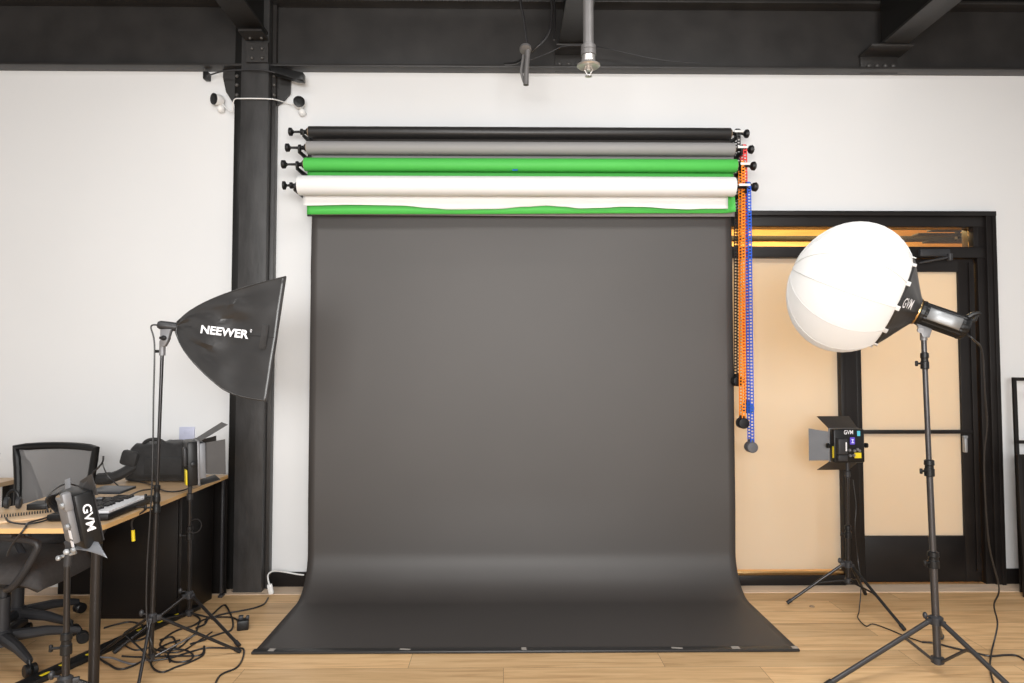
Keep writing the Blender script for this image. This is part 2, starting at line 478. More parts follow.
# ---- warm corridor behind the glass
CY = 7.4
b = B(); b.span((-0.6, WALL + .16, -.1), (6.0, CY + .1, 0)); struct('floor_corridor', b, M['corridor_floor'])
b = B(); b.span((-0.6, WALL + .16, 3.12), (6.0, CY + .1, 3.22)); struct('ceiling_corridor', b, M['corridor'])
b = B(); b.span((-0.6, CY, 0), (6.0, CY + .1, 3.12)); struct('wall_corridor_back', b, M['corridor'])
b = B(); b.span((-0.7, WALL + .16, 0), (-0.6, CY + .1, 3.2)); struct('wall_corridor_left', b, M['corridor_wall'])
b = B(); b.span((6.0, WALL + .16, 0), (6.1, CY + .1, 3.2)); struct('wall_corridor_right', b, M['corridor_wall'])
bz = at(860, 238, 6.6).z
b = B(); b.span((-.6, 6.55, bz - .03), (6.0, 6.65, bz + .012), .004)
tag(obj('corridor_duct', b, M['deck'], loc=(2.5, 6.6, bz)), 'dark horizontal bar seen through the transom glass', 'beam')
gr_ = thing('ceiling_grille', 'dark slatted ceiling grille seen through the transom end near the door jamb', 'grille', at(960, 236, 6.2))
for p0, p1, py in ((930, 1010, 230), (915, 1000, 234.5), (925, 1000, 241.5)):
    a = at(p0, py, 6.2); c = at(p1, py, 6.2)
    b = B(); b.span((a.x, 6.15, a.z - .010), (c.x, 6.25, a.z + .005), .003); obj('slat', b, M['deck'], gr_)
a = at(958, 226, 6.25); b = B(); b.span((a.x - .012, 6.24, a.z - .12), (a.x + .012, 6.28, 3.12)); obj('hanger_rod', b, M['deck'], gr_)

# ================================================================== STEELWORK
beam = thing('steel_beam', 'long black steel beam running across the top of the white wall', 'beam', (0, WALL, sz(70, 100)))
BZ = at(512, 73.5, WALL).z
b = B(); b.span((-6.5, WALL - .10, BZ), (6.5, WALL, BZ + .016), .002); obj('bottom_flange', b, M['steel'], beam)
TZ = at(512, 9, WALL - .02).z
b = B(); b.span((-6.5, WALL - .02, BZ + .016), (6.5, WALL, TZ)); obj('web', b, M['steel'], beam)
b = B(); b.span((-6.5, WALL - .12, TZ), (6.5, WALL, TZ + .02), .002); obj('top_flange', b, M['steel'], beam)
b = B(); b.span((-6.5, WALL - .03, TZ + .02), (6.5, WALL, CEIL)); obj('upper_web', b, M['steel_shaded'], beam)

col = thing('steel_column', 'tall black riveted steel column standing against the white wall', 'column', (at(255, 560, WALL).x, WALL - .06, 0))
cx0, cx1, cx2, cx3 = (at(p, 330, WALL - .06).x for p in (230.5, 241, 268, 272.5))
ctop = TZ
b = B(); b.span((cx1, WALL - .13, 0), (cx2 + .004, WALL - .055, ctop), .004); obj('front_flange', b, M['steel_brush'], col)
b = B(); b.span((cx0, WALL - .06, 0), (cx1 - .001, WALL - .0, ctop), .003); obj('side_channel', b, M['steel_shaded'], col)  # shade in the left recess painted as darker steel
b = B(); b.span((cx1, WALL - .06, 0), (cx3 - .002, WALL - .0, ctop), .003); obj('rear_flange', b, M['steel'], col)
for (pts) in ([(223, 70), (238, 70), (238, 103), (233, 103), (226, 92), (223, 78)], [(272, 66), (291, 70), (290, 93), (282, 102), (276, 106), (272, 106)]):
    gp = B(); gp.prism([at(x, y, WALL - .03) for x, y in pts], (0, .02, 0)); obj('gusset_plate', gp, M['steel'], col)
for c_, r_ in [(at(px, py, WALL - .066), .013) for px in (237, 274) for py in (76, 85, 95)] + [(at(px, py, WALL - .155), .011) for px in (252, 262) for py in (48.5, 58)] + [(at(px, 38, WALL - .19), .010) for px in (250, 261.5)]:
    rv = B(); rv.sphere(c_, r_, 10); obj('rivet', rv, M['rivet'], col)
b = B(); b.prism([at(x, y, WALL - .15) for x, y in ((246, 42), (268, 42), (268, 62), (246, 62))], (0, .02, 0)); b.prism([at(245, 40, WALL - .15), at(268, 40, WALL - .15), at(268, 40, WALL - .15) + V((0, -.12, 0)), at(245, 40, WALL - .15) + V((0, -.12, 0))], (0, 0, .014))
obj('connection_plate', b, M['steel'], col)

JZ = at(572, 41, WALL - .12).z
def joist(px, label, drop=.04):
    x = at(px, 41, WALL - .12).x
    t = thing('ceiling_joist', label, 'beam', (x, WALL - .1, JZ), 'ceiling joists running to the back wall')
    JB = JZ - drop
    b = B(); b.span((x - .085, -4.8, JB), (x + .085, WALL - .125, JB + .018), .002); obj('bottom_flange', b, M['steel'], t)
    b = B(); b.span((x - .055, -4.8, JB + .018), (x + .055, WALL - .13, CEIL)); obj('web', b, M['steel_shaded'], t)
    return x, t
jx, t = joist(255.5, 'black ceiling joist running out from the head of the riveted column', -.025)
jx, t = joist(571, 'black ceiling joist ending behind the sprinkler drop pipe')
b = B(); b.span((jx - .10, WALL - .18, JZ - .056), (jx + .14, WALL - .03, JZ - .042), .002); b.span((jx - .10, WALL - .04, JZ - .17), (jx + .14, WALL - .02, JZ - .04), .002)
obj('connection_plate', b, M['steel'], t)
for k in range(4):
    b = B(); b.sphere((jx - .07 + k * .06, WALL - .048, JZ - .122), .014, 10); obj('rivet', b, M['rivet'], t)
jx, t = joist(889, 'black ceiling joist above the white lantern, joining the beam with a riveted plate')
b = B(); b.span((jx - .16, WALL - .20, JZ - .056), (jx + .12, WALL - .03, JZ - .042), .002); b.span((jx - .15, WALL - .04, JZ - .17), (jx + .10, WALL - .02, JZ - .04), .002)
obj('connection_plate', b, M['steel'], t)
for k in range(4):
    b = B(); b.sphere((jx - .10 + k * .055, WALL - .048, JZ - .125), .015, 10); obj('rivet', b, M['rivet'], t)

# sprinkler drop
SY = 3.3
s0 = at(588.5, 70, SY)
sp = thing('sprinkler_pipe', 'grey sprinkler drop pipe with chrome head hanging from the ceiling', 'sprinkler', (s0.x, SY, CEIL))
def zz(py): return at(588.5, py, SY).z
b = B(); b.cyl((s0.x, SY, zz(46)), (s0.x, SY, CEIL), .026); obj('pipe', b, M['pipe'], sp)
b = B(); b.lathe([(.028, zz(56)), (.037, zz(55.5)), (.037, zz(51)), (.034, zz(50.5)), (.036, zz(50)), (.036, zz(46)), (.028, zz(45))], (s0.x, SY, 0), (0, 0, 1)); obj('coupling', b, M['pipe'], sp)
b = B(); b.lathe([(.024, zz(66)), (.050, zz(67.2)), (.057, zz(66)), (.055, zz(65)), (.034, zz(62)), (.032, zz(56))], (s0.x, SY, 0), (0, 0, 1), 28); obj('escutcheon', b, M['dullchrome'], sp)
b = B(); b.cyl((s0.x, SY, zz(71)), (s0.x, SY, zz(65)), .011)
for sgn in (-1, 1): b.tube([(s0.x + sgn * .012, SY, zz(66)), (s0.x + sgn * .019, SY, zz(70)), (s0.x + sgn * .004, SY, zz(75.5))], .0035, 8)
b.lathe([(.003, zz(77)), (.016, zz(76.6)), (.016, zz(76)), (.003, zz(75.6))], (s0.x, SY, 0), (0, 0, 1)); obj('sprinkler_head', b, M['dullchrome'], sp)

# hanging cable hook
HY = 3.9
hk = thing('cable_hanger', 'black hanging clamp on a cord dangling from the ceiling in front of the beam', 'hanger', at(526, 50, HY))
b = B(); b.tube(smooth_path([at(518, -20, HY), at(521, 5, HY), at(524, 20, HY), at(527, 46, HY)]), .007, 8); obj('cord', b, M['cable'], hk)
b = B(); b.lathe([(.020, -.012), (.034, -.008), (.034, .008), (.020, .012)], at(525.5, 49, HY), (0, .5, 1)); obj('ring', b, M['pipe'], hk)
b = B(); b.tube([at(528, 50, HY), at(526.5, 70, HY), at(526, 85, HY)], [.014, .014, .016], 10); b.tube([at(524, 52, HY + .03), at(521, 72, HY + .03), at(524, 82, HY + .03)], .008, 8)
obj('clamp', b, M['pipe'], hk)
def clampz(p, r):
    return [V((q.x, q.y, max(q.z, r))) for q in p]
def wire(name, label, pts, r, m, group=None, cat='cable', per=8, n=8, parent=None):
    p = clampz(smooth_path(pts, per), r + .0005)
    b = B(); b.tube(p, r, n)
    o = obj(name, b, m, loc=p[0])
    return tag(o, label, cat, group)
wire('ceiling_cable', 'thick black cable curving down behind the hanging clamp', [at(548, -15, 4.1), at(552, 8, 4.1), at(549, 32, 4.1), at(536, 48, 4.1), at(518, 62, 4.2), at(505, 64, 4.3)], .008, M['cable'])
wire('ceiling_cable', 'thin grey cable strung along the beam behind the sprinkler pipe', [at(525, 62, 4.3), at(548, 53, 4.3), at(565, 46, 4.3), at(590, 46, 4.36), at(610, 49, 4.44), at(640, 56, 4.45), at(670, 61, 4.45), at(700, 63, 4.46)], .0035, M['plastic_mid'])
wire('ceiling_cable', 'black cable hanging straight beside the middle joist', [at(551, -15, 4.25), at(555, 10, 4.25), at(554, 40, 4.25)], .007, M['cable'])

# wall cameras
def wall_cam(px, py, d, label):
    c = at(px, py, WALL - .06)
    t = thing('security_camera', label, 'camera', (c.x, WALL, c.z - .04), 'small white cameras beside the column')
    d = V(d).normalized()
    q = c + V((.014, .03, -.052))
    b = B(); b.sphere(q, .026, 14); b.tube([q + V((0, .02, 0)), q + V((0, .035, 0))], .02, 14); b.tube([q, c], .008, 8); obj('mount', b, M['white'], t)
    b = B(); b.lathe([(.012, -.045), (.03, -.035), (.036, -.01), (.036, .020), (.034, .024)], c, d, 24); obj('housing', b, M['white'], t)
    b = B(); b.lathe([(.037, .020), (.037, .027), (.03, .030), (.012, .0295)], c, d, 24); obj('lens_face', b, M['plastic'], t)
wall_cam(217, 99.5, (-.58, -.8, -.12), 'small white wall camera turned away on the outer side of the column')
wall_cam(299, 103, (.3, -.95, .05), 'small white wall camera facing the room between column and rolls')
wire('camera_cable', 'thin white cable wrapped across the column between the two cameras', [at(220, 102, 4.54), at(232, 112, 4.52), at(234, 100, 4.47), at(243, 98.5, 4.435), at(268, 98.8, 4.435), at(277, 100, 4.47), at(287, 103, 4.54), at(296, 105, 4.54)], .004, M['white'])
wire('column_cable', 'thin dark cable slung around the column head under the beam', [at(207, 76, 4.5), at(222, 71.5, 4.46), at(236, 70, 4.44), at(262, 70, 4.42), at(285, 75, 4.43), at(302, 77, 4.43)], .005, M['plastic_mid'])
b = B(); b.box(at(207, 76.5, WALL - .026), (.035, .052, .05), None, .004); tag(obj('junction_box', b, M['plastic'], loc=at(207, 76.5, WALL)), 'tiny black box under the beam at the cable end', 'box')
b = B(); b.prism([at(x, y, 4.42) for x, y in ((271, 66), (303, 72), (303, 80), (296, 79), (271, 72))], (0, .06, 0), .004)
tag(obj('cable_bracket', b, M['plastic'], loc=at(288, 73, 4.45)), 'black bracket arm jutting out beside the column head', 'bracket')

# ================================================================== BACKDROP SYSTEM
# roll: name, px left, px right, py centre, px diameter, Y
RO = [('black', 308.8, 730.5, 132.8, 11.8, 4.42), ('grey', 307, 734, 148.6, 13.6, 4.33), ('green', 304.5, 736.5, 165.2, 13.9, 4.29), ('white', 298.5, 734.5, 186.2, 20.4, 4.25)]
ROLL = []
for nm, p0, p1, py, dia, Y in RO:
    a = at(p0, py, Y); c = at(p1, py, Y); z = (a.z + c.z) / 2
    ROLL.append(dict(n=nm, x0=a.x, x1=c.x, z=z, Y=Y, r=dia / 2 / kk(Y) * .97))
def bracket(x, label):
    t = thing('wall_bracket', label, 'bracket', (x, WALL, 2.6), 'roll brackets on the wall')
    b = B(); b.span((x - .018, WALL - .012, ROLL[3]['z'] - .12), (x + .018, WALL, ROLL[0]['z'] + .05), .003); obj('wall_plate', b, M['plastic'], t)
    for r in ROLL:
        b = B()
        zc = r['z']
        b.prism([V((x - .006, WALL - .01, zc - .035)), V((x - .006, r['Y'] - .02, zc - .040)), V((x - .006, r['Y'] - .035, zc - .005)), V((x - .006, r['Y'] - .022, zc - .005)), V((x - .006, r['Y'] - .01, zc - .022)), V((x - .006, r['Y'] + .012, zc - .018)), V((x - .006, WALL - .01, zc + .0))], (.012, 0, 0), .002)
        obj('hook_arm', b, M['plastic'], t)
bracket(ROLL[0]['x0'] - .03, 'black wall bracket holding the knob ends of the four rolls, near the column')
bracket(ROLL[0]['x1'] + .035, 'black wall bracket holding the chain ends of the four rolls')

KN0 = [288.5, 285.5, 281.7, 283.2]        # outer end of each knob, column side
KN1 = [749, 753.5, 755.5, 757]        # chain side
PX1 = [737.5, 743.5, 741.5, 747]      # chain pulley
PY1 = [133, 149, 165, 182]
LBL = {'black': ('charcoal backdrop roll at the top, its long dark paper sweeping down to the floor',),
       'grey': ('grey paper roll, second from the top of the four wall rolls',),
       'green': ('bright green paper roll hung between the grey and the white rolls',),
       'white': ('thick white paper roll, lowest of the four wall rolls',)}
def sheet_rows(x0, x1, prof, nx, wob=None):
    rows = []
    for (Y, z) in prof:
        rows.append([V((x0 + (x1 - x0) * i / nx, Y + (wob(i / nx, z) if wob else 0), z)) for i in range(nx + 1)])
    return rows
for i, r in enumerate(ROLL):
    base = V(((r['x0'] + r['x1']) / 2, r['Y'], r['z']))
    t = thing('backdrop_roll', LBL[r['n']][0], 'backdrop', base, 'paper backdrop rolls on the wall')
    rm = {'black': M['r_black'], 'grey': M['p_grey'], 'green': M['p_green'], 'white': M['p_white']}[r['n']]
    b = B(); R_ = r['r']
    b.lathe([(R_ * .62, 0.0), (R_ * .97, 0.002), (R_, .006), (R_, r['x1'] - r['x0'] - .006), (R_ * .97, r['x1'] - r['x0'] - .002), (R_ * .62, r['x1'] - r['x0'])], (r['x0'], r['Y'], r['z']), (1, 0, 0), 40)
    obj('paper_roll', b, rm, t, 50)
    b = B(); b.lathe([(.02, -.004), (.028, -.004), (.028, r['x1'] - r['x0'] + .004), (.02, r['x1'] - r['x0'] + .004)], (r['x0'], r['Y'], r['z']), (1, 0, 0), 20); obj('core_tube', b, M['core'], t)
    # column side plug, wing screw and knob
    xk = at(KN0[i], 150, r['Y']).x
    b = B(); o_ = V((r['x0'], r['Y'], r['z'])); L_ = r['x0'] - xk
    b.lathe([(.024, .01), (.024, -.012), (.014, -.02), (.012, -.035), (.020, -.038), (.020, -.052), (.0085, -.056), (.0075, -L_ * .72), (.012, -L_ * .78), (.026, -L_ * .84), (.027, -L_ * .97), (.02, -L_)], o_, (1, 0, 0), 16)
    obj('locking_knob', b, M['plastic'], t)
    xk = at(KN1[i], 150, r['Y']).x; xp = at(PX1[i], 150, r['Y']).x
    L_ = xk - r['x1']; lp = xp - r['x1']
    o_ = V((r['x1'], r['Y'], r['z']))
    b = B(); b.lathe([(.026, -.01), (.026, .006), (.012, .012), (.010, L_ * .55), (.008, L_ * .6), (.011, L_ * .70), (.026, L_ * .80), (.029, L_ * .93), (.02, L_)], o_, (1, 0, 0), 16)
    obj('drive_plug', b, M['plastic'], t)
    b = B(); b.lathe([(.030, lp - .014), (.032, lp - .010), (.024, lp - .006), (.024, lp + .006), (.032, lp + .010), (.030, lp + .014)], o_, (1, 0, 0), 20); obj('chain_pulley', b, M['plastic'], t)
    b = B(); b.box(o_ + V((L_ * .36, -.036, .004)), (L_ * .50, .006, .015), None, .002); obj('guide_arm', b, M['white'], t, label='white guide arm')
    if r['n'] == 'black':
        Yb = r['Y'] + R_
        Rb = 0.25
        prof = [(Yb - R_ * .02, r['z'] + .0)]
        z = r['z'] - .06
        while z > Rb + .03: prof.append((Yb, z)); z -= .07
        n = 22
        for k in range(n + 1):
            th = PI / 2 * k / n
            prof.append((Yb - Rb + Rb * math.cos(th), Rb + .004 - Rb * math.sin(th)))
        yend = atz(527, 650.5, .005).y
        y = Yb - Rb
        while y - .06 > yend: y -= .06; prof.append((y, .004))
        prof.append((yend, .004))
        xa = at(312, 217, Yb).x; xb = at(731, 217, Yb).x
        def wob(u, z):
            if z < .26: return 0.0
            e = min(1, (z - .26) / .3) * min(1, max(0, (2.42 - z)) / .2)
            d = .006 * math.exp(-((z - 2.07) / .045) ** 2)
            return e * (.012 * math.sin(u * PI) ** 2 * math.sin(z * 1.6 + .4) - .010 * (abs(2 * u - 1) ** 6)) - d
        b = B(); b.grid(sheet_rows(xa, xb, prof, 60, wob))
        sh = obj('paper_sweep', b, M['p_black'], t, 180)
        md = sh.modifiers.new('thick', 'SOLIDIFY'); md.thickness = .0016; md.offset = -1
        # flat bar along the paper's front edge, with bits of tape
        ba = atz(253, 651.5, .006); bb = atz(800, 651, .006)
        b = B(); b.box(((ba.x + bb.x) / 2, yend - .005, .0085), (bb.x - ba.x, .045, .013), None, .004); bar = obj('edge_batten', b, M['r_black'], t, label='dark flat batten along the front edge of the paper')
        for (px, w) in ((272, .03), (405, .055), (524, .025), (678, .055), (737, .04), (797, .03)):
            q = atz(px, 649.5, .016)
            b = B(); b.box((q.x, yend - .004, .0162), (w, .03 if w < .05 else .014, .0012), Matrix.Rotation(random.uniform(-.2, .2), 3, 'Z')); obj('tape', b, M['tapegrey'], bar)
    else:
        Yb = r['Y'] + R_
        if r['n'] == 'white': xa, xb, yb = at(303, 200, Yb).x, at(728, 200, Yb).x, 209.6
        if r['n'] == 'green': xa, xb, yb = at(307, 210, Yb).x, at(733.5, 210, Yb).x, 215
        if r['n'] == 'grey': xa, xb, yb = at(311, 213, Yb).x, at(734.5, 213, Yb).x, 215.6
        ze = at(520, yb, Yb).z
        nx = 120; rows = []
        for k in range(9):
            z = r['z'] + (ze - r['z']) * k / 8
            row = []
            for q in range(nx + 1):
                u = q / nx; x = xa + (xb - xa) * u; zq = z; yq = Yb
                f = k / 8
                if r['n'] == 'white':     # lower edge rises and falls gently
                    wt = ((0, 7), (.12, 9), (.23, 8), (.30, 3), (.34, .5), (.45, 2), (.52, 7), (.57, 9.5), (.61, 7), (.65, 3), (.70, 4), (.75, 6.5), (.80, 6), (.86, 2.5), (.90, 1), (.95, 3), (1, 3.5))
                    for (u0, w0), (u1, w1) in zip(wt, wt[1:]):
                        if u0 <= u <= u1:
                            g = (u - u0) / (u1 - u0); g = g * g * (3 - 2 * g); zq += f * .0028 * (w0 + (w1 - w0) * g); break
                    yq -= f ** 2 * .010 * math.sin(u * 9 + .7)
                    if u > .8: zq -= f * .0 
                if r['n'] == 'green':
                    yq -= .004 * math.sin(u * 11) * f
                    zq += f * .016 * u
                    if u > .985: yq -= f * .05 * (u - .985) / .015
                if r['n'] == 'grey':
                    zq -= f * .004 * u
                    yq -= .006 * math.sin(u * 7) * f
                row.append(V((x, yq, zq)))
            rows.append(row)
        b = B(); b.grid(rows)
        sh = obj('paper_sheet', b, rm, t, 180)
        md = sh.modifiers.new('thick', 'SOLIDIFY'); md.thickness = .0016; md.offset = 0
        if r['n'] == 'green':
            q = at(515, 175.5, r['Y'] - .02)
            b = B(); b.box((q.x, r['Y'] - R_ * .6, r['z'] - R_ * .84), (.032, .003, .022), Matrix.Rotation(-.75, 3, 'X')); obj('tape', b, M['tape'], t, label='small blue piece of tape')

# drive chains: two ladder strands over the pulley and a round weight at the loop's end
CH = [('c_black', 381, 'plastic', 'black drive chain hanging from the top roll, its weight the highest', -.0),
      ('c_red', 408, 'w_blue', 'red drive chain hanging from the grey roll behind the blue chain', .0),
      ('c_orange', 423, 'plastic', 'orange drive chain with a round black weight at its end', .0),
      ('c_blue', 447, 'w_grey', 'blue drive chain, longest of the four, with a round grey weight', .0)]
BX = [737, 747.5, 742.5, 751]
for i, (cm, yb, wm, lab, dx) in enumerate(CH):
    r = ROLL[i]; xp = at(PX1[i], 150, r['Y']).x
    xe = at(BX[i], yb, r['Y']).x; ze = at(BX[i], yb, r['Y']).z
    t = thing('drive_chain', lab, 'chain', (xe, r['Y'], ze), 'coloured drive chains beside the rolls')
    sp_ = .028
    def strand(path, b):
        # ladder: two rails and rungs along the path
        w = .0095
        for sgn in (-1, 1): b.tube([p + V((sgn * w, 0, 0)) for p in path], .0034, 6)
        acc = 0; last = path[0]; step = .0195; dist = 0
        for q in range(1, len(path)):
            seg = path[q] - path[q - 1]; l = seg.length; d0 = 0
            while dist + (l - d0) >= step:
                d0 += step - dist; dist = 0
                p = path[q - 1] + seg * (d0 / l)
                b.box(p, (2 * w + .004, .007, .0088))
            dist += l - d0
    b = B()
    zt = r['z']
    arc = [V((xp, r['Y'] - sp_ * math.cos(a), zt + sp_ * math.sin(a))) for a in [PI * k / 10 for k in range(11)]]
    dn1 = [V((xp + (xe - xp) * f, r['Y'] - sp_ * (1 - .1 * f), zt + (ze + .03 - zt) * f)) for f in (1, .75, .5, .25)]
    dn2 = [V((xp + (xe - xp) * f, r['Y'] + sp_ * (1 - .1 * f), zt + (ze + .03 - zt) * f)) for f in (.25, .5, .75, 1)]
    strand(dn1 + arc + dn2, b)
    obj('chain_loop', b, M[cm], t, 30)
    b = B(); rad = .034
    b.lathe([(.010, -.036), (rad * .9, -.034), (rad, -.028), (rad, .028), (rad * .9, .034), (.010, .036)], (xe, r['Y'], ze), (0, 1, 0), 24)
    b.box((xe, r['Y'], ze + .036), (.026, .05, .022), None, .004)
    obj('weight', b, M[wm], t)

# ================================================================== LIGHT STANDS
def frame_of(n, roll=0.0, up=V((0, 0, 1))):
    n = V(n).normalized(); r = n.cross(up).normalized() * -1
    u = n.cross(r) * -1
    u = r.cross(n) if r.cross(n).z > 0 else n.cross(r)
    return r, u, n
def stand(label, base, top, cz, hz, feet, pr=(.0125, .010, .008), lr=.0085, m='tube', splits=(.45, .75), mid=.45, feetpx=None, group='light stands'):
    """feet: (angle deg, radius)"""
    bx, by = base
    if feetpx:
        feet = []
        for fx_, fy_ in feetpx:
            g_ = atz(fx_, fy_, 0); feet.append((math.degrees(math.atan2(g_.y - by, g_.x - bx)), math.hypot(g_.x - bx, g_.y - by)))
    t = thing('light_stand', label, 'light stand', (bx, by, 0), group)
    T = V(top); Z0 = hz - .02
    def P(z): f = (z - Z0) / (T.z - Z0); return V((bx + (T.x - bx) * f, by + (T.y - by) * f, z))
    zs = [Z0] + [Z0 + (T.z - Z0) * s for s in splits] + [T.z]
    for k in range(len(zs) - 1):
        b = B(); b.cyl(P(zs[k]), P(zs[k + 1] + (.02 if k < len(zs) - 2 else 0)), pr[min(k, 2)], n=16)
        obj('pole', b, M[m], t)
        if k > 0:
            q = P(zs[k]); b = B(); rr = pr[k - 1]
            b.lathe([(rr * 1.1, -.045), (rr * 1.55, -.042), (rr * 1.55, -.01), (rr * 1.3, -.006), (rr * 1.3, .006), (rr * 1.55, .01), (rr * 1.5, .03), (rr * 1.05, .034)], q, (0, 0, 1), 16)
            b.cyl(q + V((-.012, -.006, -.018)), q + V((-.042, -.012, -.018)), .005); b.box(q + V((-.046, -.012, -.018)), (.012, .012, .026), None, .004)
            obj('clamp_collar', b, M['plastic'], t)
    q = P(cz); b = B(); rr = pr[0]
    b.lathe([(rr * 1.1, -.02), (rr * 1.9, -.016), (rr * 1.9, .016), (rr * 1.2, .024)], q, (0, 0, 1), 16)
    for a, R in feet:
        d = V((math.cos(math.radians(a)), math.sin(math.radians(a)), 0)); b.box(q + d * rr * 2.2, (.03, .018, .024), Matrix.Rotation(math.radians(a), 3, 'Z'), .003)
    b.cyl(q + V((-.02, 0, .02)), q + V((-.045, 0, .02)), .004); b.sphere(q + V((-.05, 0, .024)), .011, 8, (1, 1, 1.5))
    obj('leg_collar', b, M['plastic_mid'], t)
    q2 = P(hz); b = B(); b.lathe([(rr * 1.1, -.016), (rr * 1.7, -.012), (rr * 1.7, .012), (rr * 1.1, .016)], q2, (0, 0, 1), 16); obj('lower_hub', b, M['plastic_mid'], t)
    for a, R in feet:
        d = V((math.cos(math.radians(a)), math.sin(math.radians(a)), 0))
        p0 = q + d * rr * 2.4; p1 = V((bx, by, 0)) + d * R + V((0, 0, lr))
        b = B(); b.cyl(p0, p1, lr, n=12); leg = obj('leg', b, M[m], t)
        b = B(); b.tube([p1 + (p0 - p1).normalized() * .03, p1 + (p1 - p0).normalized() * .003], [lr * 1.35, lr * 1.25], 12); obj('foot_cap', b, M['rubber'], leg)
        md_ = p0.lerp(p1, mid); b = B(); b.tube([q2 + d * rr * 1.5, md_ + V((0, 0, -lr * .6))], lr * .62, 8); b.sphere(md_ + V((0, 0, -lr * .6)), lr * 1.0, 8); obj('strut', b, M[m], t)
    return t

# --- lantern light -------------------------------------------------
GY = 3.33
gc = at(849, 288, GY)
ax = V((-.865, .30, .39)).normalized()      # lamp towards globe
R0 = .316
def LH(h): return -.313 + (h + .372) * .747
stand('tall grey light stand carrying the round white lantern', (at(937.5, 655, 3.24).x, 3.24), gc + ax * LH(-.43) + V((-.015, 0, -.105)), .245, .065,
      [(193, .60), (281, .60), (56, .5)], pr=(.0165, .0145, .012), lr=.0115, m='tubegrey', splits=(.32, .60, .93), mid=.24)
gl = thing('lantern_light', 'large white globe lantern light on the tall grey stand before the door', 'studio light', gc - ax * .38)
prof = []
tcut = -.195
for k in range(25):
    ang = PI * k / 24 * .985
    h = math.cos(ang) * R0 * .875; r_ = math.sin(ang) * R0 * 1.02
    if h < tcut: break
    prof.append((max(r_, .002), h))
prof.append((.226, tcut))
prof = prof[::-1]
NR = 12
def pan(th, h):
    x = (th * NR / (2 * PI)) % 1.0
    return 1.0 - .022 * (math.sin(PI * x) ** .8)
b = B(); b.lathe(prof, gc, ax, NR * 8, pan)
globe = obj('globe', b, M['lantern'], gl, 25)
uu_ = ax.orthogonal().normalized(); ww_ = ax.cross(uu_)
for k in range(NR):
    th = 2 * PI * k / NR
    b = B(); b.tube([gc + ax * h + (uu_ * math.cos(th) + ww_ * math.sin(th)) * r_ for r_, h in prof[:-1]], .0026, 6); obj('rib', b, M['lantern'], gl)
# skirt
b = B(); NS = 12
def pan2(th, h): x = (th * NR / (2 * PI)) % 1.0; return 1.0 - .05 * math.sin(PI * x)
b.lathe([(.228, -.185), (.231, -.194), (.225, -.206), (.180, -.236), (.122, -.272), (.074, -.303), (.062, -.314)], gc, ax, NR * 4, pan2)
obj('skirt', b, M['nylon'], gl, 25)
u_ = ax.orthogonal().normalized(); w_ = ax.cross(u_)
for k in range(NR):
    th = 2 * PI * (k + .0) / NR; d = u_ * math.cos(th) + w_ * math.sin(th)
    tn = ax.cross(d)
    Rm = Matrix((tn, d, ax)).transposed()
    b = B(); b.box(gc + ax * (-.197) + d * .2295, (.022, .006, .026), Rm, .002); obj('tab', b, M['lantern'], gl)
# GVM on the skirt panel that faces the room
toC = (V((0, 0, CAMZ)) - gc).normalized()
side = toC - ax * toC.dot(ax); side.normalize()
def skirt_pt(s, t_):
    # s along the panel width, t_ up
    up_ = ax.cross(side)
    upd = V((0, 0, 1)) - ax * ax.z; upd.normalize()
    x_ = -.300 + .0
    h_ = -.215 - .050 * s
    frac = (h_ + .206) / (-.272 + .206)
    rr_ = .225 + (.122 - .225) * frac
    a_ = .08 + .08 * s + .25 * (t_ - .5) * (.19 / rr_)
    s2 = ax.cross(side)
    if s2.z < 0: s2 = -s2
    return gc + ax * h_ + (side * math.cos(a_) + s2 * math.sin(a_)) * (rr_ * 1.0 + .003)
b = B(); text_on(b, 'GVM', skirt_pt, .01, 2); obj('logo', b, M['print'], gl, 0)
# lamp head
b = B(); b.lathe([(.05, LH(-.364)), (.063, LH(-.366)), (.064, LH(-.372)), (.063, LH(-.378)), (.05, LH(-.38))], gc, ax, 40); obj('mount_ring', b, M['brass'], gl)
b = B()
def fins(th, h): return 1.0 if h > LH(-.40) or h < LH(-.635) else (1.0 + .05 * (1 if int(th / (2 * PI) * 36) % 2 else 0))
b.lathe([(.045, LH(-.384)), (.058, LH(-.384)), (.058, LH(-.405)), (.054, LH(-.41)), (.054, LH(-.63)), (.056, LH(-.635)), (.055, LH(-.655)), (.045, LH(-.67)), (.02, LH(-.672))], gc, ax, 72, fins)
obj('lamp_body', b, M['plastic'], gl, 30)
b = B(); s2 = ax.cross(side); s2 = -s2 if s2.z < 0 else s2
rows = []
for k in range(9):
    a_ = -.30 + 1.0 * k / 8
    d = side * math.cos(a_) + s2 * math.sin(a_)
    rows.append([gc + ax * LH(h) + d * .0595 for h in (-.425, -.50, -.56, -.615)])
b.grid(rows); pl = obj('side_panel', b, M['silver'], gl); md = pl.modifiers.new('t', 'SOLIDIFY'); md.thickness = .003; md.offset = 0
b = B(); q0 = gc + ax * LH(-.64) + s2 * .045; q1 = gc + ax * LH(-.685) + s2 * .085
b.tube([q0, gc + ax * LH(-.66) + s2 * .07, q1, gc + ax * LH(-.70) + s2 * .083], [.014, .012, .009, .008], 10); b.tube([q0 - s2 * .03, gc + ax * LH(-.685) + s2 * .05, q1], [.008, .009, .007], 8); obj('rear_handle', b, M['plastic'], gl)
yk = gc + ax * LH(-.43)
b = B(); b.prism([yk + side * .03 + ax * .028 - s2 * .05, yk + side * .03 - ax * .045 - s2 * .052, yk + side * .03 + V((.008, 0, -.105)), yk + side * .03 + V((-.022, 0, -.105)), ], side * -.05, .003)
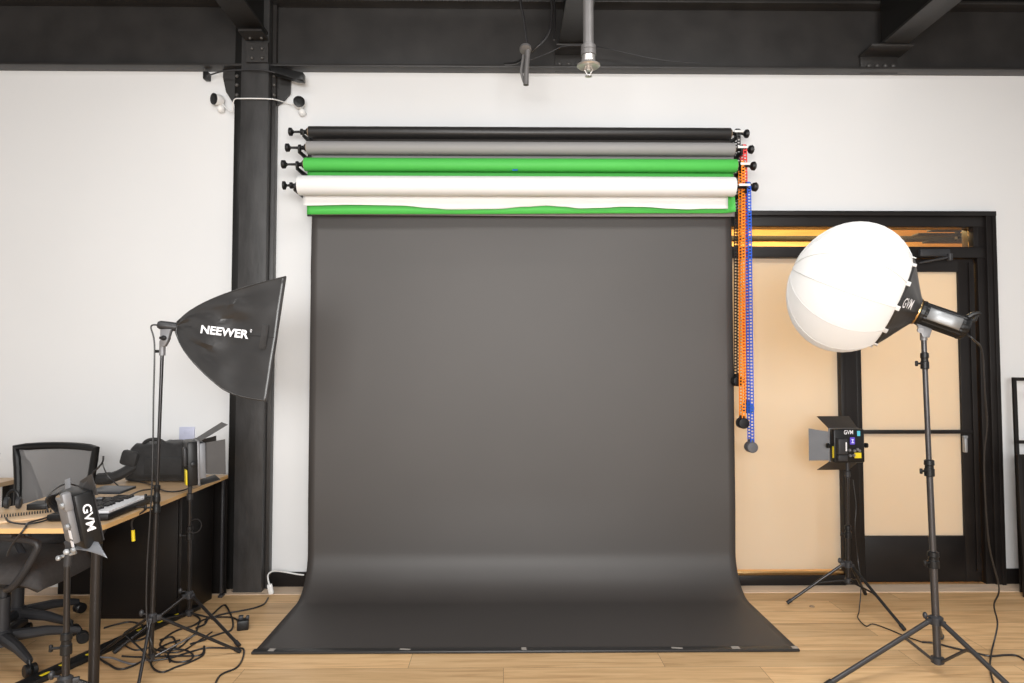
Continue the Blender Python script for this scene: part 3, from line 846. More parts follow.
b.cyl(yk + V((-.015, 0, -.12)), yk + V((-.015, 0, -.075)), .016); b.cyl(yk + side * .02 - s2 * .075, yk + side * .045 - s2 * .075, .013); obj('yoke', b, M['grey'], gl)
b = B(); rear = gc + ax * LH(-.672) - s2 * .02
lamp_cable = [rear, rear - ax * .03 + V((0, -.01, -.02)), at(982, 352, 3.2), at(985, 395, 3.25), at(987, 425, 3.3), at(984, 460, 3.35), at(986, 510, 3.4), at(990, 550, 3.45), at(999, 588, 3.5), at(994, 605, 3.56), at(997.5, 624, 3.58)]
fl = [(993, 646), (991, 656), (990, 668), (994, 684), (1003, 700)]
pc = lamp_cable + [V((p.x, p.y, .007)) for p in (atz(x, y, .007) for x, y in fl)]
tag(obj('power_cable', B().tube(clampz(smooth_path(pc, 8), .0045), .0042, 8), M['cable'], loc=pc[0]), 'black power cable dropping from the lantern lamp to the floor', 'cable')

# --- softbox -------------------------------------------------------
SBY = 3.29
A0 = at(172, 326.5, SBY)
sd = V((.93, .335, -.125)).normalized()
sv = V((-.335, .93, 0)).normalized(); su = sv.cross(sd); su = -su if su.z < 0 else su
LS = .445; HS = .285
st_top = at(162.5, 345, SBY)
stand('slim black light stand carrying the softbox, standing in the cable tangle', (at(151, 640, SBY).x, SBY), st_top, .253, .075,
      None, feetpx=((240, 653), (99, 655), (137, 694)), pr=(.011, .0095, .008), lr=.0075, m='tube', splits=(.495, .53))
sb = thing('softbox_light', 'black pyramid softbox facing the column from the slim stand', 'studio light', A0)
b = B(); b.lathe([(.004, -.065), (.014, -.062), (.020, -.052), (.0215, -.02), (.0215, .02), (.024, .022), (.024, .03)], A0 + sd * .0, sd, 24); obj('lamp_holder', b, M['plastic_mid'], sb)
b = B(); q = A0 - sd * .035
b.prism([q + V((-.012, -.012, -.018)), q + V((.04, -.012, -.018)), q + V((.024, -.012, -.075)), q + V((.012, -.012, -.10)), q + V((-.012, -.012, -.10))], (0, .024, 0), .003)
b.cyl(st_top + V((0, 0, -.05)), st_top + V((0, 0, .02)), .014); obj('tilt_bracket', b, M['grey'], sb)
b = B(); b.cyl(q + V((.008, -.02, -.06)), q + V((.008, .03, -.06)), .012); b.box(q + V((.008, -.026, -.06)), (.03, .01, .012), None, .003); b.box(st_top + V((-.022, 0, -.03)), (.03, .014, .014), None, .004); obj('tilt_knob', b, M['plastic'], sb)
def s_top(t): return min(1.0, t ** .60 * 1.0)
def s_bot(t): return (t ** .60) * 1.30 if t < .55 else (.55 ** .60 * 1.30) + (1.02 - .55 ** .60 * 1.30) * (1 - (1 - (t - .55) / .45) ** 3)
def s_sid(t): return t ** .62
def sb_pt(t, a, c):
    """a: -1..1 vertical, c: -1..1 across (negative towards the room)"""
    hv = (s_top(t) if a > 0 else s_bot(t)) * HS
    hw = s_sid(t) * HS
    r0 = .022
    # fabric sinks a little between the corner rods
    edge = max(abs(a), abs(c))
    sink = 1 - .055 * math.sin(PI * min(1, t)) * ((1 - a * a) if abs(c) >= abs(a) else (1 - c * c)) * edge
    p = A0 + sd * (.02 + LS * t) + su * (a * (r0 + (hv - r0) * 1.0 if hv > r0 else r0) * (sink if abs(a) > abs(c) else 1)) + sv * (c * max(hw, r0) * (sink if abs(c) >= abs(a) else 1))
    return p
rows = []; NT = 36; NP = 18
for k in range(NT + 1):
    t_ = (k / NT) ** 1.25
    ring = []
    for sidei in range(4):
        for q in range(NP):
            x = -1 + 2 * q / NP
            a, c = ((x, -1), (1, x), (-x, 1), (-1, -x))[sidei]
            p = sb_pt(t_, a, c)
            fold = noise.noise(V((t_ * 2.2, sidei * 7 + x * 2.4 + t_ * 1.5, 0))) * .9 + noise.noise(V((t_ * 5 + x * 2, sidei * 5 + x * 5, 3))) * .5
            wv = .013 * math.sin(PI * min(1, t_ * 1.02)) ** .6 * fold * (1 - abs(x) ** 4)
            ring.append(p + (sv * (c if abs(c) == 1 else 0) + su * (a if abs(a) == 1 else 0)) * wv * 2.2)
    rows.append(ring)
b = B(); b.grid(rows, True); skin = obj('fabric_shell', b, M['nylon'], sb, 30)
md = skin.modifiers.new('t', 'SOLIDIFY'); md.thickness = .003; md.offset = 1
for (a, c) in ((1, -1), (-1, -1), (1, 1), (-1, 1)):
    b = B(); b.tube([sb_pt(k / 16, a, c) for k in range(17)], .004, 6); obj('corner_seam', b, M['nylon'], sb)
b = B(); b.tube([sb_pt(1, a, c) for a, c in ((1, -1), (1, 0), (1, 1), (0, 1), (-1, 1), (-1, 0), (-1, -1), (0, -1))], .006, 6, closed=True); obj('rim_binding', b, M['fabric'], sb)
b = B(); b.grid([[sb_pt(.93, a * .97, c * .97) for c in (-1, -.5, 0, .5, 1)] for a in (-1, -.5, 0, .5, 1)]); obj('diffuser', b, M['diff'], sb)
def sbw(s_, t_):
    tt = .26 + .47 * s_; a = (-.01 + .25 * (t_ - .4) * .62 / max(.45, s_bot(tt)))
    e = .017 - .006 * s_
    return sb_pt(tt, a, -1) - sv * e
b = B(); text_on(b, 'NEEWER', sbw, .034, 3); obj('logo', b, M['print'], sb, 0)
b = B()
def reg(s_, t_): return sbw(1.02 + .035 * s_, .75 + .42 * t_)
text_on(b, 'o', reg, 0, 0); obj('logo_mark', b, M['print'], sb, 0)
b = B(); b.tube([sb_pt(.02 + .96 * k / 14, 0, -1) - sv * .003 for k in range(15)], .0022, 6); obj('middle_seam', b, M['fabric'], sb)
b = B(); p0 = sb_pt(.88, .20, -1) - sv * .012; p1 = sb_pt(.88, -.20, -1) - sv * .012
b.box((p0 + p1) / 2, (.028, .004, (p1 - p0).length), Matrix((sd, sv, su)).transposed(), .001); obj('hook_tab', b, M['fabric'], sb)
p = [A0 - sd * .06 + V((0, 0, -.002)), A0 - sd * .085 + V((0, -.01, -.015)), at(154.5, 345, SBY - .03), at(153.5, 400, SBY - .03), at(152.5, 470, SBY - .03), at(150, 520, SBY - .03), at(147, 570, SBY - .03), at(147, 620, SBY - .03), at(154, 650, SBY - .04)]
pz = atz(160, 655, .006); p.append(pz)
wire('power_cable', 'thin cable hanging from the softbox lamp along its stand', p, .0038, M['cable'])

# --- LED panels ----------------------------------------------------
def led_panel(label, c, n, tilt, w, h, d, doors, opts):
    """n: direction the light faces (flat), tilt up in degrees; doors: dict side -> (length, angle)"""
    n = V((n[0], n[1], 0)).normalized()
    r = V((n.y, -n.x, 0))             # to one side: seen from the back this is the viewer's right
    u = V((0, 0, 1))
    q = Quaternion(r, math.radians(tilt)); n = q @ n; u = q @ u
    c = V(c)
    X = Matrix((r, u, n)).transposed()
    def P(a, b_, e): return c + r * a + u * b_ + n * e
    t = thing('led_panel_light', label, 'studio light', c, 'led panel lights')
    b = B(); b.box(c, (w, h, d), X, .010); obj('housing', b, M['plastic'], t)
    b = B(); b.box(P(0, 0, d / 2 + .002), (w * .9, h * .9, .004), X); obj('light_face', b, opts.get('face', M['diff']), t)
    b = B()
    for sgn in (-1, 1): b.box(P(0, sgn * (h / 2 - .004), d / 2 + .004), (w * .98, .010, .012), X, .002); b.box(P(sgn * (w / 2 - .004), 0, d / 2 + .004), (.010, h * .98, .012), X, .002)
    if doors: obj('door_frame', b, M['grey'], t)
    for sidek, (ln, ang) in doors.items():
        a = math.radians(ang); fl = .82
        if sidek in 'tb':
            s_ = 1 if sidek == 't' else -1
            e0 = P(-w * .48, s_ * h * .5, d / 2 + .012); e1 = P(w * .48, s_ * h * .5, d / 2 + .012)
            o_ = u * s_ * math.sin(a) * ln + n * math.cos(a) * ln; wd = r
        else:
            s_ = 1 if sidek == 'r' else -1
            rs = opts.get('rs', 1.0); fo = .03 if rs < .8 else 0
            e0 = P(s_ * w * .5, -h * .48 * rs + h * .10 * (1 - rs) * (4 if rs < .8 else -3), d / 2 + .012 + fo); e1 = P(s_ * w * .5, h * .48 * rs + h * .10 * (1 - rs) * (4 if rs < .8 else -3), d / 2 + .012 + fo)
            o_ = r * s_ * math.sin(a) * ln + n * math.cos(a) * ln; wd = u
        ex = wd * (w * .18)
        th = o_.cross(wd).normalized() * .0022
        b = B(); b.prism([e0, e1, e1 + o_ + ex * .35, e0 + o_ - ex * .35], th); b.tube([e0, e1], .004, 8)
        obj('barn_door', b, opts.get('door_' + sidek, M['blade']), t)
    # back: battery, screen, knobs
    if opts.get('back', True):
        b = B(); b.box(P(-w * .31, -h * .0, -d / 2 - .018), (w * .30, h * .46, .036), X, .005); b.box(P(-w * .28, -h * .34, -d / 2 - .012), (w * .30, h * .18, .024), X, .004); bt = obj('battery', b, M['plastic_mid'], t)
        b = B(); b.box(P(-w * .22, -h * .0, -d / 2 - .0368), (w * .04, h * .26, .001), X); obj('battery_label', b, M['print'], bt)
        b = B(); b.box(P(w * .09, h * .15, -d / 2 - .002), (w * .15, h * .21, .006), X, .002); scn = obj('screen', b, M['screen'], t)
        b = B(); b.box(P(w * .085, h * .19, -d / 2 - .0056), (w * .07, h * .02, .001), X); b.box(P(w * .09, h * .15, -d / 2 - .0056), (w * .022, h * .08, .001), X); b.box(P(w * .09, h * .10, -d / 2 - .0056), (w * .08, h * .018, .001), X); obj('screen_digits', b, M['screen_text'], scn)
        for (a_, b_) in ((-.02, -.12), (.14, -.14), (.24, -.10), (.30, -.14), (-.0, -.28), (.12, -.27)):
            b = B(); b.lathe([(.008, 0), (.009, .004), (.007, .012)], P(w * a_, h * b_, -d / 2), -n, 12); obj('control_knob', b, M['grey'], t)
        b = B(); b.box(P(w * .30, h * .37, -d / 2 - .001), (w * .10, h * .15, .002), X); obj('sticker', b, M['cyan'], t, label='cyan sticker')
        b = B(); b.box(P(w * .26, -h * .28, -d / 2 - .001), (w * .22, h * .16, .002), X); obj('sticker', b, M['yellow'], t, label='yellow sticker')
        def bk(s_, t_): return P(w * (-.18 + .30 * s_), h * (.345 + .125 * t_), -d / 2 - .0012)
        b = B(); text_on(b, 'GVM', bk, .012); obj('logo', b, M['print'], t, 0)
    if opts.get('side'):
        # lettering running down the edge of the housing
        def sk(s_, t_): return P(w / 2 + .0012, h * (.29 - .48 * s_), -d * .22 + d * .46 * t_)
        b = B(); text_on(b, 'GVM', sk, .02); obj('logo', b, M['print'], t, 0)
    if opts.get('edge'):
        b = B(); b.box(P(0, h * .05, d / 2 + .022), (w * .96, h * .80, .034), X, .003); obj('front_hood', b, M['bladegrey'], t)
        b = B(); b.box(P(w * .30, -h * .30, -d / 2 - .004), (w * .34, h * .34, .008), X, .002); obj('sticker', b, M['yellow'], t, label='yellow sticker')
        b = B(); b.box(P(w * .30, h * .16, -d / 2 - .008), (w * .3, h * .42, .016), X, .004); obj('battery', b, M['plastic_mid'], t)
    if opts.get('hardware'):
        b = B(); b.box(P(w * .10, h * .04, -d / 2 - .012), (w * .55, h * .80, .024), X, .006); b.box(P(w * .30, h * .40, -d / 2 - .014), (w * .2, h * .34, .03), X, .008); obj('back_bracket', b, M['grey'], t)
        for (a_, b_) in ((.34, .36), (.36, -.02), (.42, -.44)):
            b = B(); b.lathe([(.007, 0), (.010, .004), (.010, .012), (.005, .015)], P(w * a_, h * b_, -d / 2 - .024), -n, 12); obj('knob', b, M['silver'], t)
        b = B(); b.box(P(w * .30, -h * .18, -d / 2 - .0246), (w * .16, h * .16, .001), X); b.box(P(w * .30, -h * .36, -d / 2 - .0246), (w * .16, h * .12, .001), X); obj('sticker', b, M['print'], t, label='white stickers')
    if opts.get('stk'):
        sgn = opts['stk']
        b = B(); b.box(P(sgn * (w / 2 + .001), -h * .18, -d * .30), (.002, h * .34, d * .30), X); obj('sticker', b, M['yellow'], t, label='yellow sticker')
    # yoke with two knobs
    b = B()
    yb = -h / 2 - .05
    b.tube(smooth_path([P(-w / 2 - .014, 0, 0), P(-w / 2 - .018, -h * .3, 0), c + r * (-w * .42) + V((0, 0, yb + .012)), c + V((0, 0, yb)), c + r * (w * .42) + V((0, 0, yb + .012)), P(w / 2 + .018, -h * .3, 0), P(w / 2 + .014, 0, 0)], 6), .006, 8) if opts.get('yoke', True) else None
    if opts.get('stem', True): b.cyl(c + V((0, 0, -h / 2 + .005)), c + V((0, 0, yb - .045)), .010); b.lathe([(.010, -.02), (.016, -.016), (.016, .016), (.010, .02)], c + V((0, 0, yb - .02)), (0, 0, 1), 14)
    if len(b.bm.verts): obj('yoke', b, M['plastic_mid'], t)
    for sgn in (-1, 1) if opts.get('stem', True) else ():
        b = B(); o_ = P(sgn * (w / 2), 0, 0); b.lathe([(.006, 0), (.006, .016), (.015, .018), (.015, .03), (.01, .032)], o_, r * sgn, 14); obj('knob', b, M['plastic'], t)
    return t, P
# 1: before the door mullion
c = at(847, 445.5, 4.12)
led_panel('black led panel light seen from its back, standing before the door mullion', c, (-.06, 1.0), 0, .19, .20, .055,
          {'t': (.13, 30), 'b': (.14, 28), 'l': (.115, 42), 'r': (.10, 20)}, {'stk': -1, 'rs': .90, 'yoke': False, 'door_l': M['bladegrey']})
stand('short black light stand on the floor before the door mullion', (at(848, 575, 4.15).x, 4.15), V((c.x, 4.12, c.z - .19)), .25, .155,
      [(172, .35), (-74, .40), (45, .30)], pr=(.0125, .010, .008), lr=.0085, m='tube', splits=(.5,))
# 2: beside the black bag
c = at(190.5, 462, 3.80)
led_panel('led panel light with a yellow sticker, facing the column beside the black bag', c, (.86, .51), 2, .19, .235, .052,
          {'t': (.16, 30), 'b': (.10, -12), 'r': (.095, 10), 'l': (.09, 24)}, {'back': False, 'yoke': False, 'edge': True, 'rs': .74})
stand('black light stand with a small cord ring, behind the softbox stand', (at(189.5, 610, 3.84).x, 3.84), V((c.x + .0, 3.80, c.z - .20)), .185, .09,
      None, feetpx=((239, 647), (114, 654), (196, 596)), pr=(.0115, .010, .008), lr=.0085, m='tube', splits=(.72,))
# 3: in front of the desk
c = at(81, 517, 2.46)
led_panel('led panel light with upright white lettering before the desk edge', c, (.64, .77), 12, .15, .195, .062,
          {}, {'back': False, 'hardware': True, 'side': True, 'face': M['plastic_mid'], 'yoke': False, 'stem': False})
t3 = [o for o in COL.objects if o.get('label', '').startswith('led panel light with upright white')][0]
b = B(); b.prism([at(77, 494, 2.50), at(97, 495, 2.40), at(91, 474, 2.41), at(80, 481, 2.50)], (.002, .004, 0)); obj('barn_door', b, M['blade'], t3)
fr_ = []
for k in range(9):
    f = k / 8; x = 73 + 25 * f; y = 547 - 5.5 * math.sin(f * PI * .62)
    p_ = at(x, y, 2.50 - .09 * f); q_ = at(77 + 30 * f, 549.5 + 8.5 * f ** 1.6, 2.45 - .12 * f)
    fr_.append([p_.lerp(q_, g / 3) for g in range(4)])
b = B(); b.grid(fr_); o3 = obj('barn_door', b, M['bladegrey'], t3); md = o3.modifiers.new('t', 'SOLIDIFY'); md.thickness = .002
b = B(); b.prism([at(64.5, 480, 2.56), at(69.5, 478, 2.54), at(71, 500, 2.53), at(66, 503, 2.55)], (.0, .006, 0), .001); obj('barn_door', b, M['bladegrey'], t3)
hd = at(67.8, 556, 2.5)
b = B(); b.cyl(hd + V((0, 0, -.035)), hd + V((.004, 0, .035)), .013); b.box(hd + V((.02, .0, .05)), (.055, .03, .03), Matrix.Rotation(-.4, 3, 'Y'), .006); obj('tilt_head', b, M['plastic_mid'], t3)
b = B(); b.cyl(hd + V((-.03, -.005, -.004)), hd + V((.032, -.005, .014)), .006); b.lathe([(.005, 0), (.009, .003), (.009, .010), (.005, .013)], hd + V((-.02, -.012, -.004)), (-.3, -1, .2), 12); b.lathe([(.005, 0), (.010, .003), (.010, .009), (.005, .012)], hd + V((.004, -.012, .018)), (.3, -1, .2), 12); obj('tilt_knob', b, M['silver'], t3)
stand('black light stand before the desk edge, nearest to the swivel chair base', (at(67.5, 640, 2.5).x, 2.5), V((at(67.5, 560, 2.5).x, 2.5, at(67, 560, 2.5).z)), .31, .12,
      [(25, .55), (-95, .5), (150, .5)], pr=(.0125, .0105, .009), lr=.0095, m='tube', splits=(.55,))

# ================================================================== DESKS
DZ = .75; DT = .021
def rounded(pts, rs, seg=6):
    out = []; n = len(pts)
    for i in range(n):
        p = V(pts[i]); a = V(pts[i - 1]); c = V(pts[(i + 1) % n]); r = rs[i]
        if not r: out.append(p); continue
        d0 = (a - p).normalized(); d1 = (c - p).normalized()
        s0 = p + d0 * r; s1 = p + d1 * r
        for k in range(seg + 1):
            t = k / seg; out.append(s0.lerp(p, t).lerp(p.lerp(s1, t), t))
    return out
dk = thing('corner_desk', 'l shaped maple topped desk in the corner beside the black column', 'desk', (-2.05, 3.4, 0))
DXR = -1.70; DY0 = 2.93
pts = rounded([V((-3.7, DY0, 0)), V((DXR, DY0, 0)), V((DXR - .035, 4.42, 0)), V((-2.47, 4.42, 0)), V((-2.36, 3.42, 0)), V((-2.62, 3.20, 0)), V((-3.7, 3.20, 0))], [0, .10, .03, .03, .10, .15, 0])
b = B(); b.prism([p + V((0, 0, DZ - DT)) for p in pts], (0, 0, DT - .001)); obj('edge_band', b, M['deskedge'], dk)
b = B(); b.prism([p + V((0, 0, DZ - .002)) for p in rounded([V((-3.69, DY0 + .004, 0)), V((DXR - .004, DY0 + .004, 0)), V((DXR - .039, 4.416, 0)), V((-2.466, 4.416, 0)), V((-2.356, 3.42, 0)), V((-2.62, 3.196, 0)), V((-3.69, 3.196, 0))], [0, .10, .03, .03, .10, .15, 0])], (0, 0, .002)); obj('desktop', b, M['desk'], dk)
lp = at(95.5, 600, 2.97)
for (x, y) in ((lp.x, 2.97), (-3.6, 3.0)):
    b = B(); b.cyl((x, y, 0), (x, y, DZ - DT), .021, n=20); leg = obj('leg', b, M['tube'], dk)
    b = B(); b.lathe([(.026, 0), (.028, .004), (.026, .014), (.02, .016)], (x, y, 0), (0, 0, 1), 20); obj('foot', b, M['plastic'], leg)
fx = at(221.5, 590, 4.38).x
b = B(); b.box((fx, 4.38, (DZ - DT) / 2 + .01), (.012, .03, DZ - DT - .02), None, .002); b.box((fx, 4.38, .008), (.026, .05, .016), None, .003); obj('leg', b, M['plastic_mid'], dk)
b = B(); b.span((-2.42, 4.43, .0), (-1.75, 4.445, DZ - DT)); obj('gap_shade_panel', b, M['pedestal'], dk)  # black sheet added to stand for the shadow gap between cabinet and column
b = B(); b.span((-2.80, 4.43, .0), (-2.422, 4.445, .50)); obj('low_panel', b, M['pedestal'], dk)
# black cabinet under the far end
cab = thing('pedestal_cabinet', 'black cabinet standing under the far end of the maple desk', 'cabinet', (-2.13, 4.1, 0))
b = B(); b.prism([V((-2.33, 4.0, 0)), V((-1.835, 4.0, 0)), V((-1.80, 4.345, 0)), V((-2.33, 4.345, 0))], (0, 0, DZ - DT - .004), .003); obj('cabinet_body', b, M['pedestal'], cab)
b = B(); b.span((-2.325, 3.985, .03), (-1.85, 4.0, DZ - DT - .02), .002); obj('door', b, M['pedestal'], cab)

sd_ = thing('side_table', 'maple topped table end behind the mesh chair at the far wall', 'desk', (-3.5, 4.2, 0))
tx = at(7, 475, 4.15).x
b = B(); b.prism([V((p.x, p.y, DZ - .025)) for p in rounded([V((-4.2, 3.85, 0)), V((tx - .02, 3.85, 0)), V((tx, 4.3, 0)), V((-4.2, 4.3, 0))], [0, .06, .06, 0])], (0, 0, .025), .003); obj('tabletop', b, M['desk'], sd_)
for (x, y) in ((tx - .06, 3.90), (tx - .06, 4.25), (-4.15, 3.9), (-4.15, 4.25)):
    b = B(); b.box((x, y, (DZ - .025) / 2), (.045, .045, DZ - .025), None, .004); obj('leg', b, M['pedestal'], sd_)

# ================================================================== CHAIRS
def chair(label, loc, heading, star_rot):
    """built facing -Y, turned by heading"""
    t = thing('swivel_chair', label, 'chair', (0, 0, 0), 'black mesh swivel chairs at the desk')
    # star base
    b = B(); b.lathe([(.02, .06), (.05, .07), (.05, .12), (.035, .14)], (0, 0, 0), (0, 0, 1), 20); obj('hub', b, M['plastic_mid'], t)
    for k in range(5):
        a = star_rot + 2 * PI * k / 5; d = V((math.cos(a), math.sin(a), 0))
        b = B(); b.tube([d * .03 + V((0, 0, .105)), d * .18 + V((0, 0, .098)), d * .30 + V((0, 0, .075)), d * .325 + V((0, 0, .068))], [.030, .025, .019, .016], 10); leg = obj('base_arm', b, M['plastic_mid'], t)
        b = B(); tn = V((-d.y, d.x, 0)); cc = d * .325 + V((0, 0, .030)) + d * .012
        for s_ in (-1, 1): b.lathe([(.012, .004), (.029, .006), (.029, .022), (.024, .026)], cc, tn * s_, 18)
        b.cyl(cc, d * .325 + V((0, 0, .075)), .008); obj('caster', b, M['plastic'], leg)
    b = B(); b.cyl((0, 0, .10), (0, 0, .30), .030); b.cyl((0, 0, .28), (0, 0, .40), .018); obj('gas_lift', b, M['plastic_mid'], t)
    b = B(); b.box((0, .02, .385), (.20, .24, .05), None, .012); b.cyl((.10, -.02, .375), (.17, -.02, .37), .018, n=14); obj('mechanism', b, M['plastic_mid'], t)
    # seat cushion: rounded waterfall
    rows = []; n = 14
    for i in range(n + 1):
        y = -.33 + .54 * i / n; fy = (i / n * 2 - 1)
        row = []
        for j in range(n + 1):
            x = -.25 + .50 * j / n; fx = (j / n * 2 - 1)
            e = max(0, 1 - abs(fx) ** 5) * max(0, 1 - abs(fy) ** 5)
            row.append(V((x * (1 - .06 * max(0, -fy)), y, .425 + .085 * e ** .35 - .03 * max(0, -fy) ** 3 + .012 * fx * fx)))
        rows.append(row)
    b = B(); b.grid(rows); st = obj('seat', b, M['seat'], t, 60)
    md = st.modifiers.new('t', 'SOLIDIFY'); md.thickness = .03; md.offset = -1
    b = B(); b.box((0, -.06, .417), (.44, .46, .022), None, .01); obj('seat_pan', b, M['plastic'], t)
    # arms: closed loops
    for s_ in (-1, 1):
        b = B(); x = .275 * s_
        b.tube(smooth_path([V((x * .75, .06, .40)), V((x, .06, .46)), V((x, .10, .62)), V((x, .02, .655)), V((x, -.18, .652)), V((x, -.33, .63)), V((x, -.325, .57)), V((x * .98, -.24, .44)), V((x * .75, -.16, .40))], 6), .016, 10)
        b.box((x, -.10, .662), (.05, .28, .022), None, .009); obj('armrest', b, M['plastic_mid'], t)
    # back: frame, mesh, lumbar spine
    def bp(u, v):     # u -1..1, v 0..1
        wdt = .200 + .050 * v
        return V((u * wdt, .235 + .05 * v + .045 * u * u * -1 + .02 * math.sin(v * PI), .49 + .47 * v + .012 * (1 - u * u) * (v - .2)))
    loop = [bp(-1 + 2 * k / 10, 1) for k in range(11)] + [bp(1 - .04 * math.sin(PI * (1 - k / 8)), 1 - k / 8) for k in range(1, 9)] + [bp(1 - 2 * k / 10, 0) for k in range(1, 11)] + [bp(-1, k / 8) for k in range(1, 8)]
    b = B(); b.tube(loop, .021, 10, closed=True); obj('back_frame', b, M['plastic'], t)
    b = B(); b.grid([[bp(-1 + 2 * i / 12, j / 12) for i in range(13)] for j in range(13)]); obj('back_mesh', b, M['mesh'], t, 180)
    for s_ in (-1, 1):
        b = B(); b.tube([bp(.42 * s_, 0) + V((0, .03, 0)), bp(.60 * s_, .4) + V((0, .035, 0)), bp(.86 * s_, .80) + V((0, .03, 0)), bp(.97 * s_, .92) + V((0, .005, 0))], [.014, .012, .010, .008], 8); obj('back_brace', b, M['plastic_mid'], t)
    for s_ in (-1, 1):
        b = B(); b.grid([[bp(s_ * ((.42 + .50 * j / 8) + (1 - (.42 + .50 * j / 8)) * i / 4), j / 8) + V((0, .012, 0)) for i in range(5)] for j in range(9)]); obj('side_mesh', b, M['mesh_dark'], t, 180)
    b = B(); b.tube(smooth_path([V((0, .10, .38)), V((0, .24, .40)), V((0, .29, .48)), V((0, .285, .60))], 5), [.024] * 16, 10); b.box((0, .262, .52), (.18, .02, .10), None, .008); obj('back_support', b, M['plastic'], t)
    t.location = loc; t.rotation_euler = (0, 0, heading)
    return t
# facing the room, mesh back towards the wall
chair('black mesh swivel chair whose back rises behind the maple desk', (-2.615, 3.80, 0), math.radians(-7), math.radians(70))
# pushed sideways under the desk
h_ = math.radians(90)
chair('black swivel chair pushed under the desk, showing its seat, arm loop and wheeled base', (-2.45, 3.46, 0), h_, math.radians(36) - h_)

# ================================================================== THINGS ON THE DESK
def dz(px, py, z=DZ): return atz(px, py, z)
# camera bag
bg = thing('camera_bag', 'black soft camera bag with a carry handle lying on the desk', 'bag', dz(158, 478))
bc = dz(160, 474)
rows = []
yy = 4.19
x0, x1 = at(121, 465, 4.12).x, at(192, 465, 4.12).x
for i in range(21):
    f = i / 20; x = x0 + (x1 - x0) * f
    hgt = .225 * min(1, (f * 5) ** .5 if f < .2 else 1) * min(1, ((1 - f) * 9) ** .5 if f > .89 else 1) * (1.0 - .03 * math.sin(f * 7))
    dep = .115 * min(1, (f * 6) ** .5 if f < .17 else 1) * min(1, ((1 - f) * 9) ** .5 if f > .89 else 1)
    hgt = max(hgt, .03); dep = max(dep, .02)
    ring = []
    for k in range(24):
        a = 2 * PI * k / 24; ca, sa = math.cos(a), math.sin(a)
        s_ = lambda v: math.copysign(abs(v) ** .55, v)
        p = V((x, yy + dep * s_(ca), DZ + .004 + hgt / 2 * (1 + s_(sa))))
        nn = noise.noise(p * 12) * .018 + noise.noise(p * 30) * .007
        if sa > -.8: p += V((0, ca, sa)) * nn
        ring.append(p)
    rows.append(ring)
b = B(); b.grid(rows, True); b.face(b.bm.verts[:24][::-1]) if False else None
b.bm.verts.ensure_lookup_table(); b.face([b.bm.verts[k] for k in range(24)]); b.face([b.bm.verts[20 * 24 + k] for k in range(24)])
obj('bag_body', b, M['fabric'], bg, 60)
b = B(); zt = DZ + .20
b.tube(smooth_path([V((x0 + .10, yy - .05, zt - .03)), V((x0 + .13, yy - .06, zt + .03)), V((x0 + .18, yy - .065, zt + .05)), V((x0 + .23, yy - .06, zt + .04)), V((x0 + .27, yy - .05, zt - .01))], 6), .011, 8); obj('handle', b, M['fabric'], bg)
b = B(); pk = []
b.box((x0 + .075, yy - .115, DZ + .145), (.10, .05, .09), Matrix.Rotation(.25, 3, 'Y'), .02); obj('side_pocket', b, M['fabric'], bg)
b = B(); b.tube(smooth_path([V((x0 + .10, yy - .10, DZ + .10)), V((x0 + .02, yy - .13, DZ + .05)), V((x0 - .05, yy - .14, DZ + .032)), V((x0 - .10, yy - .14, DZ + .03))], 5), [.03] * 8 + [.035] * 5 + [.035, .032, .026], 10); obj('strap_end', b, M['fabric'], bg)
b = B(); b.box((x0 + .27, yy - .118, DZ + .10), (.22, .014, .10), None, .006); obj('front_pocket', b, M['fabric'], bg)

# piano keyboard
kb = thing('music_keyboard', 'small black music keyboard with white keys on the desk edge', 'keyboard', dz(118, 500))
k0 = dz(104, 511); k1 = dz(146, 490.5)
kd = V((k1.x - k0.x, k1.y - k0.y, 0)); L_ = .43; kd = V((-.05, 1, 0)).normalized()
kw = V((kd.y, -kd.x, 0))
o_ = V((-1.725, 3.08, DZ)); KX = Matrix((kw, kd, V((0, 0, 1)))).transposed()
def KP(a, c, e): return o_ + kw * a + kd * c + V((0, 0, e))
b = B(); b.box(KP(-.13, L_ / 2 - .02, .018), (.26, L_, .028), KX, .006); obj('case', b, M['plastic'], kb)
for i in range(15):
    b = B(); b.box(KP(-.075, .0 + i * (L_ - .05) / 15 + .01, .036), (.135, (L_ - .05) / 15 - .002, .012), KX, .002); obj('white_key', b, M['key'], kb)
for i in range(14):
    if i % 7 in (2, 6): continue
    b = B(); b.box(KP(-.10, .016 + (i + .5) * (L_ - .05) / 15 + .003, .046), (.08, .014, .012), KX, .002); obj('black_key', b, M['plastic'], kb)
for i in range(4):
    b = B(); b.box(KP(-.225, .08 + i * .09, .036), (.03, .03, .008), KX, .002); obj('pad', b, M['grey'], kb)
# tablet on top of it
q = dz(112, 491, DZ + .06)
b = B(); b.box((q.x, q.y, DZ + .066), (.17, .13, .014), Matrix.Rotation(-.1, 3, 'Z') @ Matrix.Rotation(.06, 3, 'X'), .004)
tag(obj('tablet', b, M['padgrey'], loc=(q.x, q.y, DZ + .058)), 'dark flat tablet lying across the music keyboard', 'tablet')
# cable with a yellow tip hanging from the keyboard
q = KP(.0, .12, .02)
wire('yellow_tip_cable', 'thin cable hanging over the desk edge with a yellow plug tip', [dz(122, 503, DZ + .012), dz(128, 507, DZ + .012), V((DXR + .012, dz(131, 510).y, DZ + .008)), at(132.5, 520, 3.28), at(133, 532, 3.28)], .004, M['cable'])
o = COL.objects['yellow_tip_cable']
b = B(); p0 = at(133, 530, 3.28); p1 = at(133.5, 541, 3.28); b.cyl(p0, p1, .008, n=12); OFF[o] = V(o.location); obj('plug_tip', b, M['yellow'], o)
